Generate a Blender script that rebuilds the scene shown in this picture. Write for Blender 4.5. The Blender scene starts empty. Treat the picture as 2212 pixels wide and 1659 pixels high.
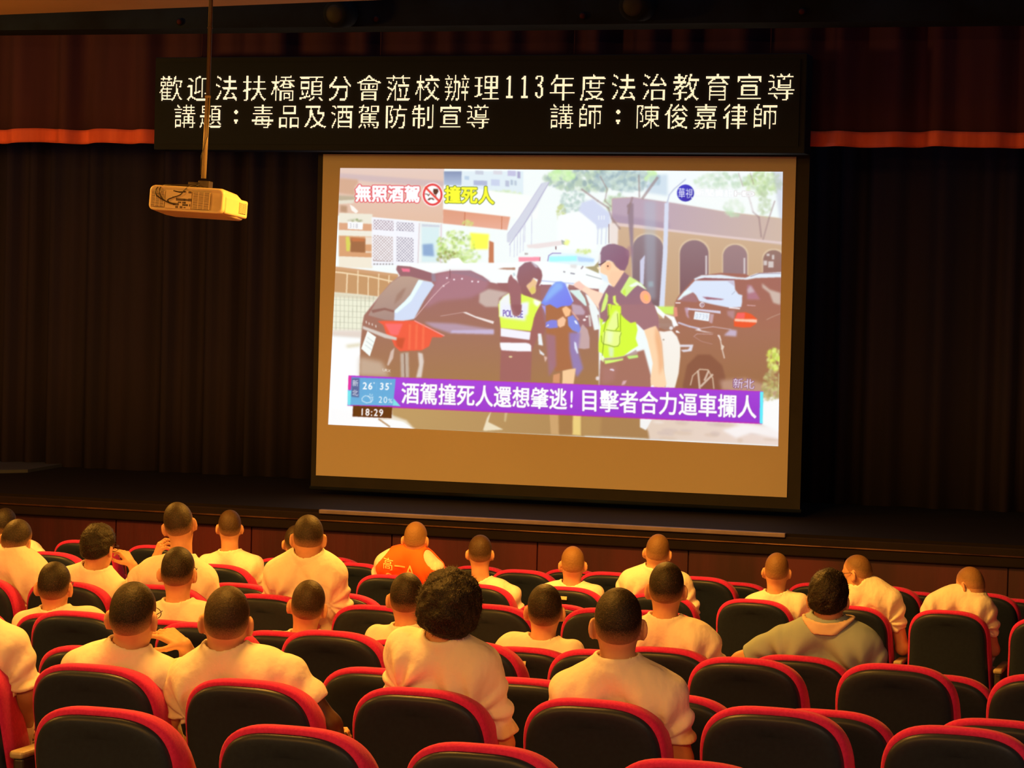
import bpy, bmesh, math, random
import numpy as np
from mathutils import Vector, Matrix, Euler

# ------------------------------------------------------------------ camera
W, H, F = 2212, 1659, 5600.0
YAW, PITCH, ROLL = 0.31229929, -0.02960549, 0.024887
CAMZ = 2.92
SC = bpy.context.scene
COL = SC.collection
_d = np.array([-math.sin(YAW)*math.cos(PITCH), math.cos(YAW)*math.cos(PITCH), math.sin(PITCH)])
_r0 = np.array([math.cos(YAW), math.sin(YAW), 0.0])
_u0 = np.cross(_r0, _d)
RIGHT = _r0*math.cos(ROLL)+_u0*math.sin(ROLL)
UP = -_r0*math.sin(ROLL)+_u0*math.cos(ROLL)
EYE = np.array([0.0, 0.0, CAMZ])
cd = bpy.data.cameras.new('camera')
cam = bpy.data.objects.new('camera', cd)
COL.objects.link(cam)
cam.matrix_world = Matrix(((RIGHT[0], UP[0], -_d[0], 0), (RIGHT[1], UP[1], -_d[1], 0),
                           (RIGHT[2], UP[2], -_d[2], CAMZ), (0, 0, 0, 1)))
cd.sensor_fit = 'HORIZONTAL'; cd.sensor_width = 36.0
cd.lens = 36.0*F/W
cd.clip_start = 0.1; cd.clip_end = 100
SC.camera = cam

def at(x, y, Y):
    """the point on the vertical plane Y metres ahead that the photo shows at pixel x, y"""
    v = RIGHT*((x-W/2)/F) - UP*((y-H/2)/F) + _d
    return EYE + v*(Y/v[1])
def onz(x, y, z):
    v = RIGHT*((x-W/2)/F) - UP*((y-H/2)/F) + _d
    return EYE + v*((z-CAMZ)/v[2])
def topx(p):
    q = np.asarray(p, float) - EYE
    w = q@_d
    return W/2 + F*(q@RIGHT)/w, H/2 - F*(q@UP)/w

# ------------------------------------------------------------------ world, lights, exposure
SC.view_settings.view_transform = 'Standard'
SC.view_settings.look = 'None'
SC.view_settings.gamma = 1.0
SC.view_settings.use_curve_mapping = False
SC.view_settings.exposure = 0.0
wd = bpy.data.worlds.new('world'); SC.world = wd; wd.use_nodes = True
wd.node_tree.nodes['Background'].inputs[0].default_value = (0.45, 0.68, 1.0, 1)
wd.node_tree.nodes['Background'].inputs[1].default_value = 0.17

def area(name, loc, target, size, power, color, spread=180):
    l = bpy.data.lights.new(name, 'AREA'); l.shape = 'DISK'; l.size = size
    l.energy = power; l.color = color; l.spread = math.radians(spread)
    o = bpy.data.objects.new(name, l); COL.objects.link(o)
    o.location = loc
    o.rotation_euler = (Vector(target)-Vector(loc)).to_track_quat('-Z', 'Y').to_euler()
    return o
WARM = (1.0, 0.42, 0.05)
PALE = (1.0, 0.60, 0.36)
for x, y, z, p, c in ((-9.0, 1.0, 4.95, 440, WARM), (-4.5, 0.0, 4.95, 450, WARM), (-0.8, 0.5, 4.95, 330, WARM), (-9.5, 8.6, 4.95, 290, WARM), (-4.2, 8.8, 4.95, 270, WARM), (-9.0, 14.0, 4.2, 330, WARM), (-4.6, 14.2, 4.2, 320, WARM), (3.2, 3.0, 4.95, 150, PALE)):
    area('ceiling_lamp', (x, y, z), (x, y+0.3, 0), 1.2, p, c)
area('added_uplight', (-13.0, 15.0, 4.2), (-12.5, 16.2, 6.0), 0.8, 230, WARM)  # added unseen uplight, there only to brighten the ceiling's far left corner
# ------------------------------------------------------------------ helpers
def s2l(c):
    c = np.asarray(c, float)/255.0
    return np.where(c <= 0.04045, c/12.92, ((c+0.055)/1.055)**2.4)
def tag(o, label=None, cat=None, group=None, kind=None):
    if label: o['label'] = label
    if cat: o['category'] = cat
    if group: o['group'] = group
    if kind: o['kind'] = kind
    return o
def empty(name, loc, label=None, cat=None, group=None):
    o = bpy.data.objects.new(name, None); COL.objects.link(o); o.location = loc
    o.empty_display_size = 0.1
    return tag(o, label, cat, group)
def link(name, me, mat, parent=None, loc=None):
    o = bpy.data.objects.new(name, me); COL.objects.link(o)
    if mat is not None:
        if isinstance(mat, (list, tuple)):
            for m in mat: me.materials.append(m)
        else: me.materials.append(mat)
    if parent is not None: o.parent = parent
    if loc is not None: o.location = loc
    return o
def pydata(name, v, f, smooth=False):
    me = bpy.data.meshes.new(name)
    v = np.asarray(v, np.float32)
    if isinstance(f, np.ndarray):
        n, k = f.shape
        me.vertices.add(len(v)); me.vertices.foreach_set('co', v.ravel())
        me.loops.add(n*k); me.loops.foreach_set('vertex_index', f.ravel().astype(np.int32))
        me.polygons.add(n)
        me.polygons.foreach_set('loop_start', np.arange(0, n*k, k, dtype=np.int32))
        me.update(calc_edges=True)
    else:
        me.from_pydata([tuple(map(float, q)) for q in v], [], f)
        me.update()
    if smooth:
        me.polygons.foreach_set('use_smooth', np.ones(len(me.polygons), bool))
    return me
class MB:
    """collects shapes; build() links them as one mesh object"""
    def __init__(s): s.v = []; s.f = []; s.sm = []
    def add(s, v, f, smooth=False):
        n = len(s.v); s.v += [tuple(map(float, q)) for q in v]
        s.f += [tuple(i+n for i in q) for q in f]; s.sm += [smooth]*len(f)
    def box(s, lo, hi, bev=0.0, M=None):
        x0, y0, z0 = lo; x1, y1, z1 = hi
        if bev <= 0:
            v = [(x, y, z) for x in (x0, x1) for y in (y0, y1) for z in (z0, z1)]
            f = [(0,1,3,2),(4,6,7,5),(0,4,5,1),(2,3,7,6),(0,2,6,4),(1,5,7,3)]
            v = [Vector(q) for q in v]
        else:
            bm = bmesh.new(); bmesh.ops.create_cube(bm, size=1)
            for q in bm.verts:
                q.co = Vector(((x0+x1)/2+q.co.x*(x1-x0), (y0+y1)/2+q.co.y*(y1-y0), (z0+z1)/2+q.co.z*(z1-z0)))
            bmesh.ops.bevel(bm, geom=list(bm.edges), offset=bev, segments=3, profile=0.5, affect='EDGES')
            bm.verts.index_update()
            v = [q.co.copy() for q in bm.verts]; f = [[q.index for q in p.verts] for p in bm.faces]
            bm.free()
        if M is not None: v = [M@q for q in v]
        s.add(v, f, False)
    def tube(s, pts, r, n=10, cap=True):
        pts = [Vector(p) for p in pts]
        rs = r if isinstance(r, (list, tuple)) else [r]*len(pts)
        v = []; f = []; nrm = None
        for i, p in enumerate(pts):
            t = (pts[min(i+1, len(pts)-1)]-pts[max(i-1, 0)]).normalized()
            if nrm is None:
                nrm = t.orthogonal().normalized()
            else:
                nrm = (nrm-t*nrm.dot(t)).normalized()
            b = t.cross(nrm)
            for k in range(n):
                a = 2*math.pi*k/n
                v.append(p+(nrm*math.cos(a)+b*math.sin(a))*rs[i])
        for i in range(len(pts)-1):
            for k in range(n):
                k2 = (k+1) % n
                f.append((i*n+k, i*n+k2, (i+1)*n+k2, (i+1)*n+k))
        if cap:
            f.append(tuple(range(n-1, -1, -1))); f.append(tuple((len(pts)-1)*n+k for k in range(n)))
        s.add(v, f, True)
    def lathe(s, prof, axis_o, axis_d, n=24):
        """prof: (distance along axis, radius)"""
        o = Vector(axis_o); d = Vector(axis_d).normalized(); a = d.orthogonal().normalized(); b = d.cross(a)
        v = []; f = []
        for (t, r) in prof:
            for k in range(n):
                an = 2*math.pi*k/n
                v.append(o+d*t+(a*math.cos(an)+b*math.sin(an))*r)
        for i in range(len(prof)-1):
            for k in range(n):
                k2 = (k+1) % n
                f.append((i*n+k, i*n+k2, (i+1)*n+k2, (i+1)*n+k))
        f.append(tuple(range(n-1, -1, -1))); f.append(tuple((len(prof)-1)*n+k for k in range(n)))
        s.add(v, f, True)
    def mesh(s, name):
        me = bpy.data.meshes.new(name); me.from_pydata(s.v, [], s.f); me.update()
        me.polygons.foreach_set('use_smooth', np.array(s.sm, bool))
        bm = bmesh.new(); bm.from_mesh(me); bmesh.ops.recalc_face_normals(bm, faces=bm.faces); bm.to_mesh(me); bm.free()
        return me
    def build(s, name, mat, parent=None, loc=None):
        return link(name, s.mesh(name), mat, parent, loc)

def mat(name, col, rough=0.7, metal=0.0, spec=0.5, noise=None, bump=None, sheen=0.0, emit=None, attr=None, mix=None, trans=0.0):
    m = bpy.data.materials.new(name); m.use_nodes = True
    nt = m.node_tree; B = nt.nodes['Principled BSDF']
    B.inputs['Base Color'].default_value = (*col, 1)
    B.inputs['Roughness'].default_value = rough
    B.inputs['Metallic'].default_value = metal
    B.inputs['Specular IOR Level'].default_value = spec
    if sheen: B.inputs['Sheen Weight'].default_value = sheen; B.inputs['Sheen Roughness'].default_value = 0.4
    if trans: B.inputs['Transmission Weight'].default_value = trans
    tc = nt.nodes.new('ShaderNodeTexCoord')
    if noise:   # (scale, second colour, stretch)
        n = nt.nodes.new('ShaderNodeTexNoise'); n.inputs['Scale'].default_value = noise[0]; n.inputs['Detail'].default_value = 5
        mp = nt.nodes.new('ShaderNodeMapping'); mp.inputs['Scale'].default_value = noise[2] if len(noise) > 2 else (1, 1, 1)
        nt.links.new(tc.outputs['Object'], mp.inputs['Vector']); nt.links.new(mp.outputs['Vector'], n.inputs['Vector'])
        mx = nt.nodes.new('ShaderNodeMix'); mx.data_type = 'RGBA'
        mx.inputs['A'].default_value = (*col, 1); mx.inputs['B'].default_value = (*noise[1], 1)
        rp = nt.nodes.new('ShaderNodeMapRange'); rp.inputs['From Min'].default_value = 0.35; rp.inputs['From Max'].default_value = 0.65
        nt.links.new(n.outputs['Fac'], rp.inputs['Value']); nt.links.new(rp.outputs['Result'], mx.inputs['Factor'])
        nt.links.new(mx.outputs['Result'], B.inputs['Base Color'])
    if bump:    # list of (scale, strength, distance, stretch)
        prev = None
        for (sc, st, di, *stretch) in bump:
            n = nt.nodes.new('ShaderNodeTexNoise'); n.inputs['Scale'].default_value = sc; n.inputs['Detail'].default_value = 3
            mp = nt.nodes.new('ShaderNodeMapping')
            if stretch: mp.inputs['Scale'].default_value = stretch[0]
            nt.links.new(tc.outputs['Object'], mp.inputs['Vector']); nt.links.new(mp.outputs['Vector'], n.inputs['Vector'])
            b = nt.nodes.new('ShaderNodeBump'); b.inputs['Strength'].default_value = st; b.inputs['Distance'].default_value = di
            nt.links.new(n.outputs['Fac'], b.inputs['Height'])
            if prev: nt.links.new(prev.outputs['Normal'], b.inputs['Normal'])
            prev = b
        nt.links.new(prev.outputs['Normal'], B.inputs['Normal'])
    if attr:    # fade attribute: blends mix colour -> col
        a = nt.nodes.new('ShaderNodeAttribute'); a.attribute_name = attr
        mx = nt.nodes.new('ShaderNodeMix'); mx.data_type = 'RGBA'
        mx.inputs['A'].default_value = (*mix, 1); mx.inputs['B'].default_value = (*col, 1)
        nz = nt.nodes.new('ShaderNodeTexNoise'); nz.inputs['Scale'].default_value = 260; nz.inputs['Detail'].default_value = 2
        nt.links.new(tc.outputs['Object'], nz.inputs['Vector'])
        ad = nt.nodes.new('ShaderNodeMath'); ad.operation = 'MULTIPLY_ADD'; ad.inputs[1].default_value = 0.5; ad.inputs[2].default_value = -0.25
        nt.links.new(nz.outputs['Fac'], ad.inputs[0])
        a2 = nt.nodes.new('ShaderNodeMath'); a2.operation = 'ADD'; a2.use_clamp = True
        nt.links.new(a.outputs['Fac'], a2.inputs[0]); nt.links.new(ad.outputs[0], a2.inputs[1])
        nt.links.new(a2.outputs[0], mx.inputs['Factor'])
        nt.links.new(mx.outputs['Result'], B.inputs['Base Color'])
    if emit:
        B.inputs['Emission Color'].default_value = (*emit[0], 1); B.inputs['Emission Strength'].default_value = emit[1]
    return m

M = {}
M['floor'] = mat('floor', (0.05, 0.022, 0.016), 0.6, noise=(3, (0.035, 0.016, 0.012)))
M['stage_wood'] = mat('stage_wood', (0.009, 0.006, 0.005), 0.8, spec=0.15, noise=(2, (0.007, 0.005, 0.004), (1, 8, 1)))
M['stage_front'] = mat('stage_front', (0.110, 0.016, 0.030), 0.42, noise=(0.9, (0.038, 0.008, 0.014), (2.2, 1, 0.35)), bump=[(5, 0.2, 0.01, (6, 1, 0.5))])
M['black'] = mat('black_paint', (0.011, 0.018, 0.03), 0.9, spec=0.12, noise=(2, (0.006, 0.006, 0.005)))
M['ceiling'] = mat('ceiling_paint', (0.60, 0.33, 0.14), 0.8, noise=(1.5, (0.56, 0.30, 0.12)))
M['wall'] = mat('wall_paint', (0.10, 0.06, 0.045), 0.8, noise=(2, (0.08, 0.05, 0.04)))
M['curtain'] = mat('curtain_velvet', (0.034, 0.026, 0.045), 0.9, noise=(1.2, (0.025, 0.021, 0.036), (3, 1, 0.3)), spec=0.2)
M['valance'] = mat('valance_velvet', (0.075, 0.030, 0.065), 0.9, noise=(1.4, (0.052, 0.022, 0.048), (3, 1, 0.3)), spec=0.2)
M['hem'] = mat('valance_hem', (0.85, 0.17, 0.12), 0.8, noise=(4, (0.7, 0.12, 0.08), (3, 1, 0.3)), bump=[(160, 0.3, 0.004, (4, 4, 0.3))])
M['edge_strip'] = mat('stage_edge_strip', (0.26, 0.21, 0.26), 0.45, metal=0.3, noise=(6, (0.2, 0.16, 0.2)))
M['screen_cloth'] = mat('screen_cloth', (0.60, 0.56, 0.50), 0.85, noise=(0.7, (0.57, 0.53, 0.47)), spec=0.1)
M['black_cloth'] = mat('black_cloth', (0.016, 0.015, 0.014), 0.85, noise=(5, (0.012, 0.011, 0.011)))
M['led_case'] = mat('led_case', (0.016, 0.022, 0.035), 0.85, spec=0.1, noise=(3, (0.018, 0.024, 0.037)))
M['led_face'] = mat('led_face', (0.020, 0.028, 0.045), 0.9, spec=0.1, noise=(200, (0.015, 0.021, 0.034)))
M['led_dot'] = mat('led_dot', (0.02, 0.015, 0.01), 0.5, emit=((1.0, 0.70, 0.40), 1.9))
M['pole'] = mat('pole_metal', (0.42, 0.33, 0.20), 0.45, metal=0.2, noise=(9, (0.33, 0.26, 0.16)))
M['pole_dark'] = mat('pole_upper', (0.10, 0.075, 0.055), 0.5, metal=0.2, noise=(9, (0.08, 0.06, 0.045)))
M['proj_body'] = mat('projector_plastic', (0.75, 0.62, 0.40), 0.5, noise=(8, (0.70, 0.57, 0.37)))
M['proj_dark'] = mat('projector_dark', (0.03, 0.022, 0.016), 0.6, noise=(30, (0.045, 0.03, 0.02)))
M['proj_port'] = mat('projector_port', (0.09, 0.06, 0.04), 0.5, noise=(40, (0.13, 0.085, 0.05)))
M['cable'] = mat('black_cable', (0.014, 0.010, 0.008), 0.45, noise=(30, (0.02, 0.014, 0.01)))
M['mount'] = mat('mount_steel', (0.10, 0.075, 0.045), 0.5, metal=0.4, noise=(20, (0.06, 0.045, 0.03)))
M['lens'] = mat('projector_lens', (0.02, 0.02, 0.03), 0.1, noise=(5, (0.03, 0.03, 0.04)))
M['shell'] = mat('seat_shell', (0.012, 0.019, 0.042), 0.42, spec=0.32, noise=(60, (0.014, 0.023, 0.049)), bump=[(350, 0.12, 0.002)])
M['fabric'] = mat('seat_fabric', (0.62, 0.028, 0.17), 0.9, noise=(90, (0.53, 0.020, 0.135)), bump=[(420, 0.35, 0.003)], sheen=0.12, spec=0.2)
M['arm'] = mat('seat_arm', (0.02, 0.015, 0.014), 0.45, noise=(20, (0.026, 0.02, 0.018)))
M['pad'] = mat('arm_pad', (0.42, 0.34, 0.22), 0.35, noise=(14, (0.34, 0.27, 0.17), (1, 5, 1)))
M['plate'] = mat('number_plate', (0.62, 0.55, 0.36), 0.4, noise=(25, (0.55, 0.48, 0.3)))
# ------------------------------------------------------------------ the hall
RY = {'a': 7.2, 'b': 8.22, 'c': 9.3, 'd': 10.4, 'e': 11.33, 'f': 12.32, 'g': 13.3, 'h': 15.95, 'i': 16.95, 'j': 17.95}
SEAT_H = 0.98
RTOP = {'a': at(190, 1530, 7.2)[2], 'b': at(864, 1488, 8.22)[2], 'c': at(1094, 1466, 9.3)[2], 'd': at(1261, 1405, 10.4)[2],
        'e': at(1129, 1399, 11.33)[2], 'f': at(790, 1309, 12.32)[2], 'g': at(1180, 1306, 13.3)[2], 'h': at(1602, 1295, 15.95)[2],
        'i': at(1310, 1236, 16.95)[2], 'j': at(1580, 1258, 17.95)[2]}
_fy = [-6.0]+[RY[k] for k in 'abcdefghij']
_fz = [RTOP['a']-SEAT_H+0.2]+[RTOP[k]-SEAT_H for k in 'abcdefghij']
for _i in range(2, len(_fz)): _fz[_i] = min(_fz[_i], _fz[_i-1])
FZ0 = _fz[-1]
def floor_z(Y): return float(np.interp(Y, _fy, _fz))
Y_EDGE = 19.4
ZST = float(at(1200, 1126, Y_EDGE)[2])
XL, XR = -17.0, 7.5

mb = MB()
prof = [(y, z) for y, z in zip(_fy, _fz)]+[(Y_EDGE, FZ0)]
n = len(prof); v = []; f = []
for X in (XL, XR):
    v += [(X, y, z) for y, z in prof]+[(X, y, FZ0-0.4) for y, z in prof]
o2 = 2*n
for i in range(n-1):
    f += [(i, i+1, o2+i+1, o2+i), (n+i, o2+n+i, o2+n+i+1, n+i+1), (i, n+i, n+i+1, i+1), (o2+i, o2+i+1, o2+n+i+1, o2+n+i)]
f += [(0, o2, o2+n, n), (n-1, 2*n-1, o2+2*n-1, o2+n-1)]
mb.add(v, f)
tag(mb.build('floor', M['floor']), kind='structure')

# stage body: the panelled front, the boards and the raised edge
mb = MB()
xs = np.arange(XL, XR, 1.22)
for a in xs:
    mb.box((a+0.006, Y_EDGE, FZ0-0.05), (min(a+1.214, XR), Y_EDGE+0.06, ZST-0.17))
mb.box((XL, Y_EDGE+0.03, FZ0-0.1), (XR, Y_EDGE+0.12, ZST-0.10))
tag(mb.build('wall_front', M['stage_front']), kind='structure')
mb = MB(); mb.box((XL, Y_EDGE-0.05, ZST-0.17), (XR, Y_EDGE+0.1, ZST-0.02), 0.012)
tag(mb.build('trim_1', mat('edge_wood', (0.012, 0.006, 0.008), 0.7, spec=0.2, noise=(2, (0.009, 0.005, 0.006), (4, 1, 1)))), kind='structure')
mb = MB(); mb.box((XL, Y_EDGE-0.03, ZST-0.06), (XR, 26.0, ZST))
tag(mb.build('floor_stage', M['stage_wood']), kind='structure')
ra, rb = at(690, 1103, Y_EDGE-0.06)[0], at(1697, 1147, Y_EDGE-0.06)[0]
mb = MB(); mb.box((ra, Y_EDGE-0.075, ZST-0.03), (rb, Y_EDGE-0.02, ZST+0.004), 0.006)
tag(mb.build('trim_2', M['edge_strip']), kind='structure')  # pale strip on the stage edge, as long as the screen is wide
mb = MB(); mb.tube([(XL, Y_EDGE-0.055, ZST-0.085), (XR, Y_EDGE-0.055, ZST-0.085)], 0.008, 8)
tag(mb.build('trim_3', mat('brass_strip', (0.20, 0.10, 0.06), 0.35, metal=0.5, noise=(3, (0.05, 0.02, 0.015), (1, 1, 1)))), kind='structure')

# walls and ceiling
def wall(name, lo, hi, m):
    b = MB(); b.box(lo, hi); tag(b.build(name, m), kind='structure')
wall('wall_left', (XL-0.2, -6, -0.6), (XL, 26.2, 7.5), M['wall'])
wall('wall_right', (XR, -6, -0.6), (XR+0.2, 26.2, 7.5), M['wall'])
wall('wall_stage_back', (XL, 26.0, -0.6), (XR, 26.2, 7.5), M['black'])
# ceiling: gently pitched across the hall, its far edge is what shows in the top corner
ca, cb = at(0, 32, 18.9), at(740, 3, 18.9)
sl = (cb[2]-ca[2])/(cb[0]-ca[0])
zl = ca[2]+sl*(XL-ca[0]); zr = ca[2]+sl*(XR-ca[0])
mb = MB()
v = [(XL, -6, zl+0.35), (XR, -6, zr+0.35), (XR, 18.9, zr), (XL, 18.9, zl)]
v += [(a, b, c+0.15) for a, b, c in v]
mb.add(v, [(0, 3, 2, 1), (4, 5, 6, 7), (0, 1, 5, 4), (1, 2, 6, 5), (2, 3, 7, 6), (3, 0, 4, 7)])
tag(mb.build('ceiling', M['ceiling']), kind='structure')
zh = at(1106, 54, 19.3)[2]
wall('wall_proscenium', (XL, 19.3, zh), (XR, 19.7, 7.5), M['black'])

# ------------------------------------------------------------------ curtains
def folds(x, seed, wl, amp):
    r = random.Random(seed); y = np.zeros_like(x)
    for k in range(7):
        w = wl*r.uniform(0.45, 1.7); y += amp*r.uniform(0.4, 1)*np.sin(2*math.pi*x/w+r.uniform(0, 6.28))
    return y/2.2
def drape(name, x0, x1, z0, z1, Y, wl, amp, seed, m, parent=None, th=0.012, dx=0.03, rows=5, wob=0.0):
    x = np.arange(x0, x1+dx, dx); y = Y+folds(x, seed, wl, amp); n = len(x)
    zz = [z0+(z1-z0)*k/(rows-1) for k in range(rows)]
    wobx = folds(x, seed+5, wl*1.4, wob) if wob else np.zeros(n)
    v = []
    for off in (0, th):
        for k, z in enumerate(zz):
            v += [(x[i], y[i]*(1)+off, z+wobx[i]) for i in range(n)]
    v = np.array(v); L = rows*n; f = []
    for k in range(rows-1):
        for i in range(n-1):
            a = k*n+i
            f.append((a, a+1, a+n+1, a+n)); f.append((L+a, L+a+n, L+a+n+1, L+a+1))
    for i in range(n-1):
        f.append((i, L+i, L+i+1, i+1)); a = (rows-1)*n+i; f.append((a, a+1, L+a+1, L+a))
    for k in range(rows-1):
        a = k*n; f.append((a, a+n, L+a+n, L+a)); a = k*n+n-1; f.append((a, L+a, L+a+n, a+n))
    return link(name, pydata(name, v, f, True), m, parent)
YV = 20.75
zv = at(1106, 286, YV)[2]; zb = at(1106, 314, YV)[2]
val = empty('stage_valance', (-6, YV, zv), 'dark maroon valance with an orange-red hem along the top of the stage', 'curtain')
def under(o, root):
    o.parent = root; o.matrix_parent_inverse = Matrix.Translation(-Vector(root.location))
    return o
under(drape('drape', XL+0.1, XR-0.1, zv-0.01, 5.6, YV, 0.55, 0.05, 3, M['valance']), val)
under(drape('hem', XL+0.1, XR-0.1, zb, zv+0.015, YV-0.02, 0.55, 0.05, 3, M['hem'], wob=0.008), val)
YC = 22.7
tag(drape('back_curtain', XL+0.1, XR-0.1, ZST, 5.6, YC, 0.42, 0.07, 11, M['curtain']),
    'dark maroon floor-length curtain in folds across the back of the stage', 'curtain')

# ------------------------------------------------------------------ dim lamps on the dark header
def stage_lamp(x, y, rad, label, m):
    p = at(x, y, 19.05)
    t = empty('stage_lamp', tuple(p), label, 'lamp', None)
    b = MB(); b.lathe([(0, rad*0.7), (0.02, rad), (0.2, rad), (0.24, rad*0.6)], (0, 0, 0), (0.1, 1, 0.12), 20); b.build('housing', M['black'], t)
    b = MB(); b.lathe([(-0.012, rad*0.5), (0.004, rad*0.72), (0.012, rad*0.74)], (0, 0, 0), (0.1, 1, 0.12), 20); b.build('lens', m, t)
    b = MB(); b.tube([(0, 0.1, 0), (0, 0.1, 7.0-p[2] if False else 0.9)], 0.012, 8); b.build('hanger', M['black'], t)
ml = mat('stage_lens', (0.026, 0.026, 0.03), 0.6, spec=0.2, noise=(20, (0.02, 0.02, 0.023)))
mr = mat('red_lens', (0.06, 0.012, 0.010), 0.7, spec=0.1, noise=(20, (0.045, 0.010, 0.008)))
stage_lamp(722, 30, 0.11, 'grey round stage lamp on the black header, left one of the pair', ml)
stage_lamp(1366, 12, 0.12, 'grey round stage lamp on the black header, right one of the pair', ml)
for x, y, w in ((387, 47, 'left of the projector pole'), (812, 41, 'between the two grey stage lamps, left one'), (1258, 34, 'close left of the right grey stage lamp'), (1732, 25, 'far right above the end of the sign')):
    p = at(x, y, 19.28)
    t = empty('signal_lamp', tuple(p), 'tiny dull red lamp on the dark header, '+w, 'lamp', 'small red lamps on the header')
    b = MB(); b.lathe([(-0.01, 0.014), (0.0, 0.022), (0.03, 0.024)], (0, 0, 0), (0, 1, 0), 14); b.build('lens', mr, t)
    b = MB(); b.lathe([(0.0, 0.029), (0.04, 0.03)], (0, 0, 0), (0, 1, 0), 14); b.build('bezel', M['black'], t)

# low pale board lying on the stage at the far left
q = [onz(-30, 1003, ZST), onz(118, 1001, ZST), onz(138, 1008, ZST), onz(60, 1021, ZST), onz(-30, 1023, ZST)]
mb = MB(); v = [(p[0], p[1], ZST) for p in q]+[(p[0], p[1], ZST+0.03) for p in q]
mb.add(v, [(4, 3, 2, 1, 0), (5, 6, 7, 8, 9)]+[(i, (i+1) % 5, 5+(i+1) % 5, 5+i) for i in range(5)])
tag(mb.build('floor_board', mat('grey_board', (0.075, 0.085, 0.10), 0.5, noise=(3, (0.06, 0.068, 0.08)))), 'grey board lying on the stage floor at the far left', 'board')

# ------------------------------------------------------------------ text outlines
_cache = {}
def glyphs(txt):
    """triangles of a line of text in em units, list of (n,3,2) per character with its advance start"""
    cu = bpy.data.curves.new('tmp', 'FONT'); cu.body = txt; cu.resolution_u = 4
    o = bpy.data.objects.new('tmp', cu); COL.objects.link(o)
    bpy.context.view_layer.update()
    dg = bpy.context.evaluated_depsgraph_get()
    ev = o.evaluated_get(dg); me = ev.to_mesh(); me.calc_loop_triangles()
    V = np.array([q.co[:2] for q in me.vertices]).reshape(-1, 2)
    T = np.array([t.vertices[:] for t in me.loop_triangles]).reshape(-1, 3)
    ev.to_mesh_clear()
    bpy.data.objects.remove(o); bpy.data.curves.remove(cu)
    return V[T] if len(T) else np.zeros((0, 3, 2))
def glyph(ch):
    if ch not in _cache: _cache[ch] = glyphs(ch)
    return _cache[ch]
def raster(tris, x0, y0, x1, y1, nx, ny, ss=3):
    """coverage of triangles over a box, row 0 at the top"""
    gx, gy = nx*ss, ny*ss
    m = np.zeros((gy, gx), bool)
    for t in tris:
        px = (t[:, 0]-x0)/(x1-x0)*gx; py = (y1-t[:, 1])/(y1-y0)*gy
        a0, a1 = max(int(px.min()-1), 0), min(int(px.max()+2), gx); b0, b1 = max(int(py.min()-1), 0), min(int(py.max()+2), gy)
        if a1 <= a0 or b1 <= b0: continue
        X, Y = np.meshgrid(np.arange(a0, a1)+.5, np.arange(b0, b1)+.5)
        d = [(px[(i+1) % 3]-px[i])*(Y-py[i])-(py[(i+1) % 3]-py[i])*(X-px[i]) for i in range(3)]
        ins = ((d[0] >= -1e-6) & (d[1] >= -1e-6) & (d[2] >= -1e-6)) | ((d[0] <= 1e-6) & (d[1] <= 1e-6) & (d[2] <= 1e-6))
        m[b0:b1, a0:a1] |= ins
    return m.reshape(ny, ss, nx, ss).mean((1, 3))

# ------------------------------------------------------------------ LED sign over the stage
YL = 20.2
lx0, lx1 = at(333, 200, YL)[0], at(1741, 200, YL)[0]
lz1, lz0 = at(1030, 119, YL)[2], at(1030, 327, YL)[2]
led = empty('led_sign', ((lx0+lx1)/2, YL, lz0), 'long black dot-matrix sign with two lines of glowing Chinese lettering above the screen', 'sign')
mb = MB(); mb.box((lx0, YL+0.012, lz0), (lx1, YL+0.24, lz1), 0.01)
under(mb.build('case', M['led_case']), led)
mb = MB(); mb.box((lx0+0.05, YL, lz0+0.05), (lx1-0.05, YL+0.02, lz1-0.05))
under(mb.build('face', M['led_face']), led)
dots_v = []; dots_f = []
_one = ['....##....', '...###....', '..####....']+['....##....']*14+['..######..', '..######..']
_three = ['..#####...', '.##...##..', '.##...##..', '......##..', '......##..', '.....##...', '.....##...', '...###....', '...####...', '.....##...', '......##..', '......##..', '......##..', '......##..', '.##...##..', '.##...##..', '.##...##..', '..##.##...', '...###....']
_colon = ['.']*4+['..........##']*1+['.........####']*2+['..........##']+['.']*5+['.........####']*2+['..........##']*2
DIGITS = {'1': _one, '3': _three, '：': _colon}
def put(x, z, r):
    k = len(dots_v)
    for t, y in ((1.0, -.004), (.6, -.009)):
        dots_v.extend([(x-r*t, YL+y, z-r*t), (x+r*t, YL+y, z-r*t), (x+r*t, YL+y, z+r*t), (x-r*t, YL+y, z+r*t)])
    dots_f.extend([(k+4, k+5, k+6, k+7), (k, k+1, k+5, k+4), (k+1, k+2, k+6, k+5), (k+2, k+3, k+7, k+6), (k+3, k, k+4, k+7)])
def led_line(txt, xa, xb, ytop, ybot, cells, bold=0.64):
    """cells: widths in em of each character"""
    X0, X1 = at(xa, (ytop+ybot)/2, YL)[0], at(xb, (ytop+ybot)/2, YL)[0]
    em = (X1-X0)/sum(cells); dot = em/27.0
    zc = at((xa+xb)/2, (ytop+ybot)/2, YL)[2]
    cx = X0
    for ch, w in zip(txt, cells):
        if ch in DIGITS:
            for j, bits in enumerate(DIGITS[ch]):
                for i, bit in enumerate(bits):
                    if bit == '#': put(cx+(i+2)*dot, zc+(9.5-j)*dot, dot*.43)
        else:
            cov = raster(glyph(ch), 0.0, -0.11, 1.0, 0.87, 24, 24, 4)
            for j, i in np.argwhere(cov > bold): put(cx+(i+1.5)*dot, zc+(11.5-j)*dot, dot*.43)
        cx += em*w
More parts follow.
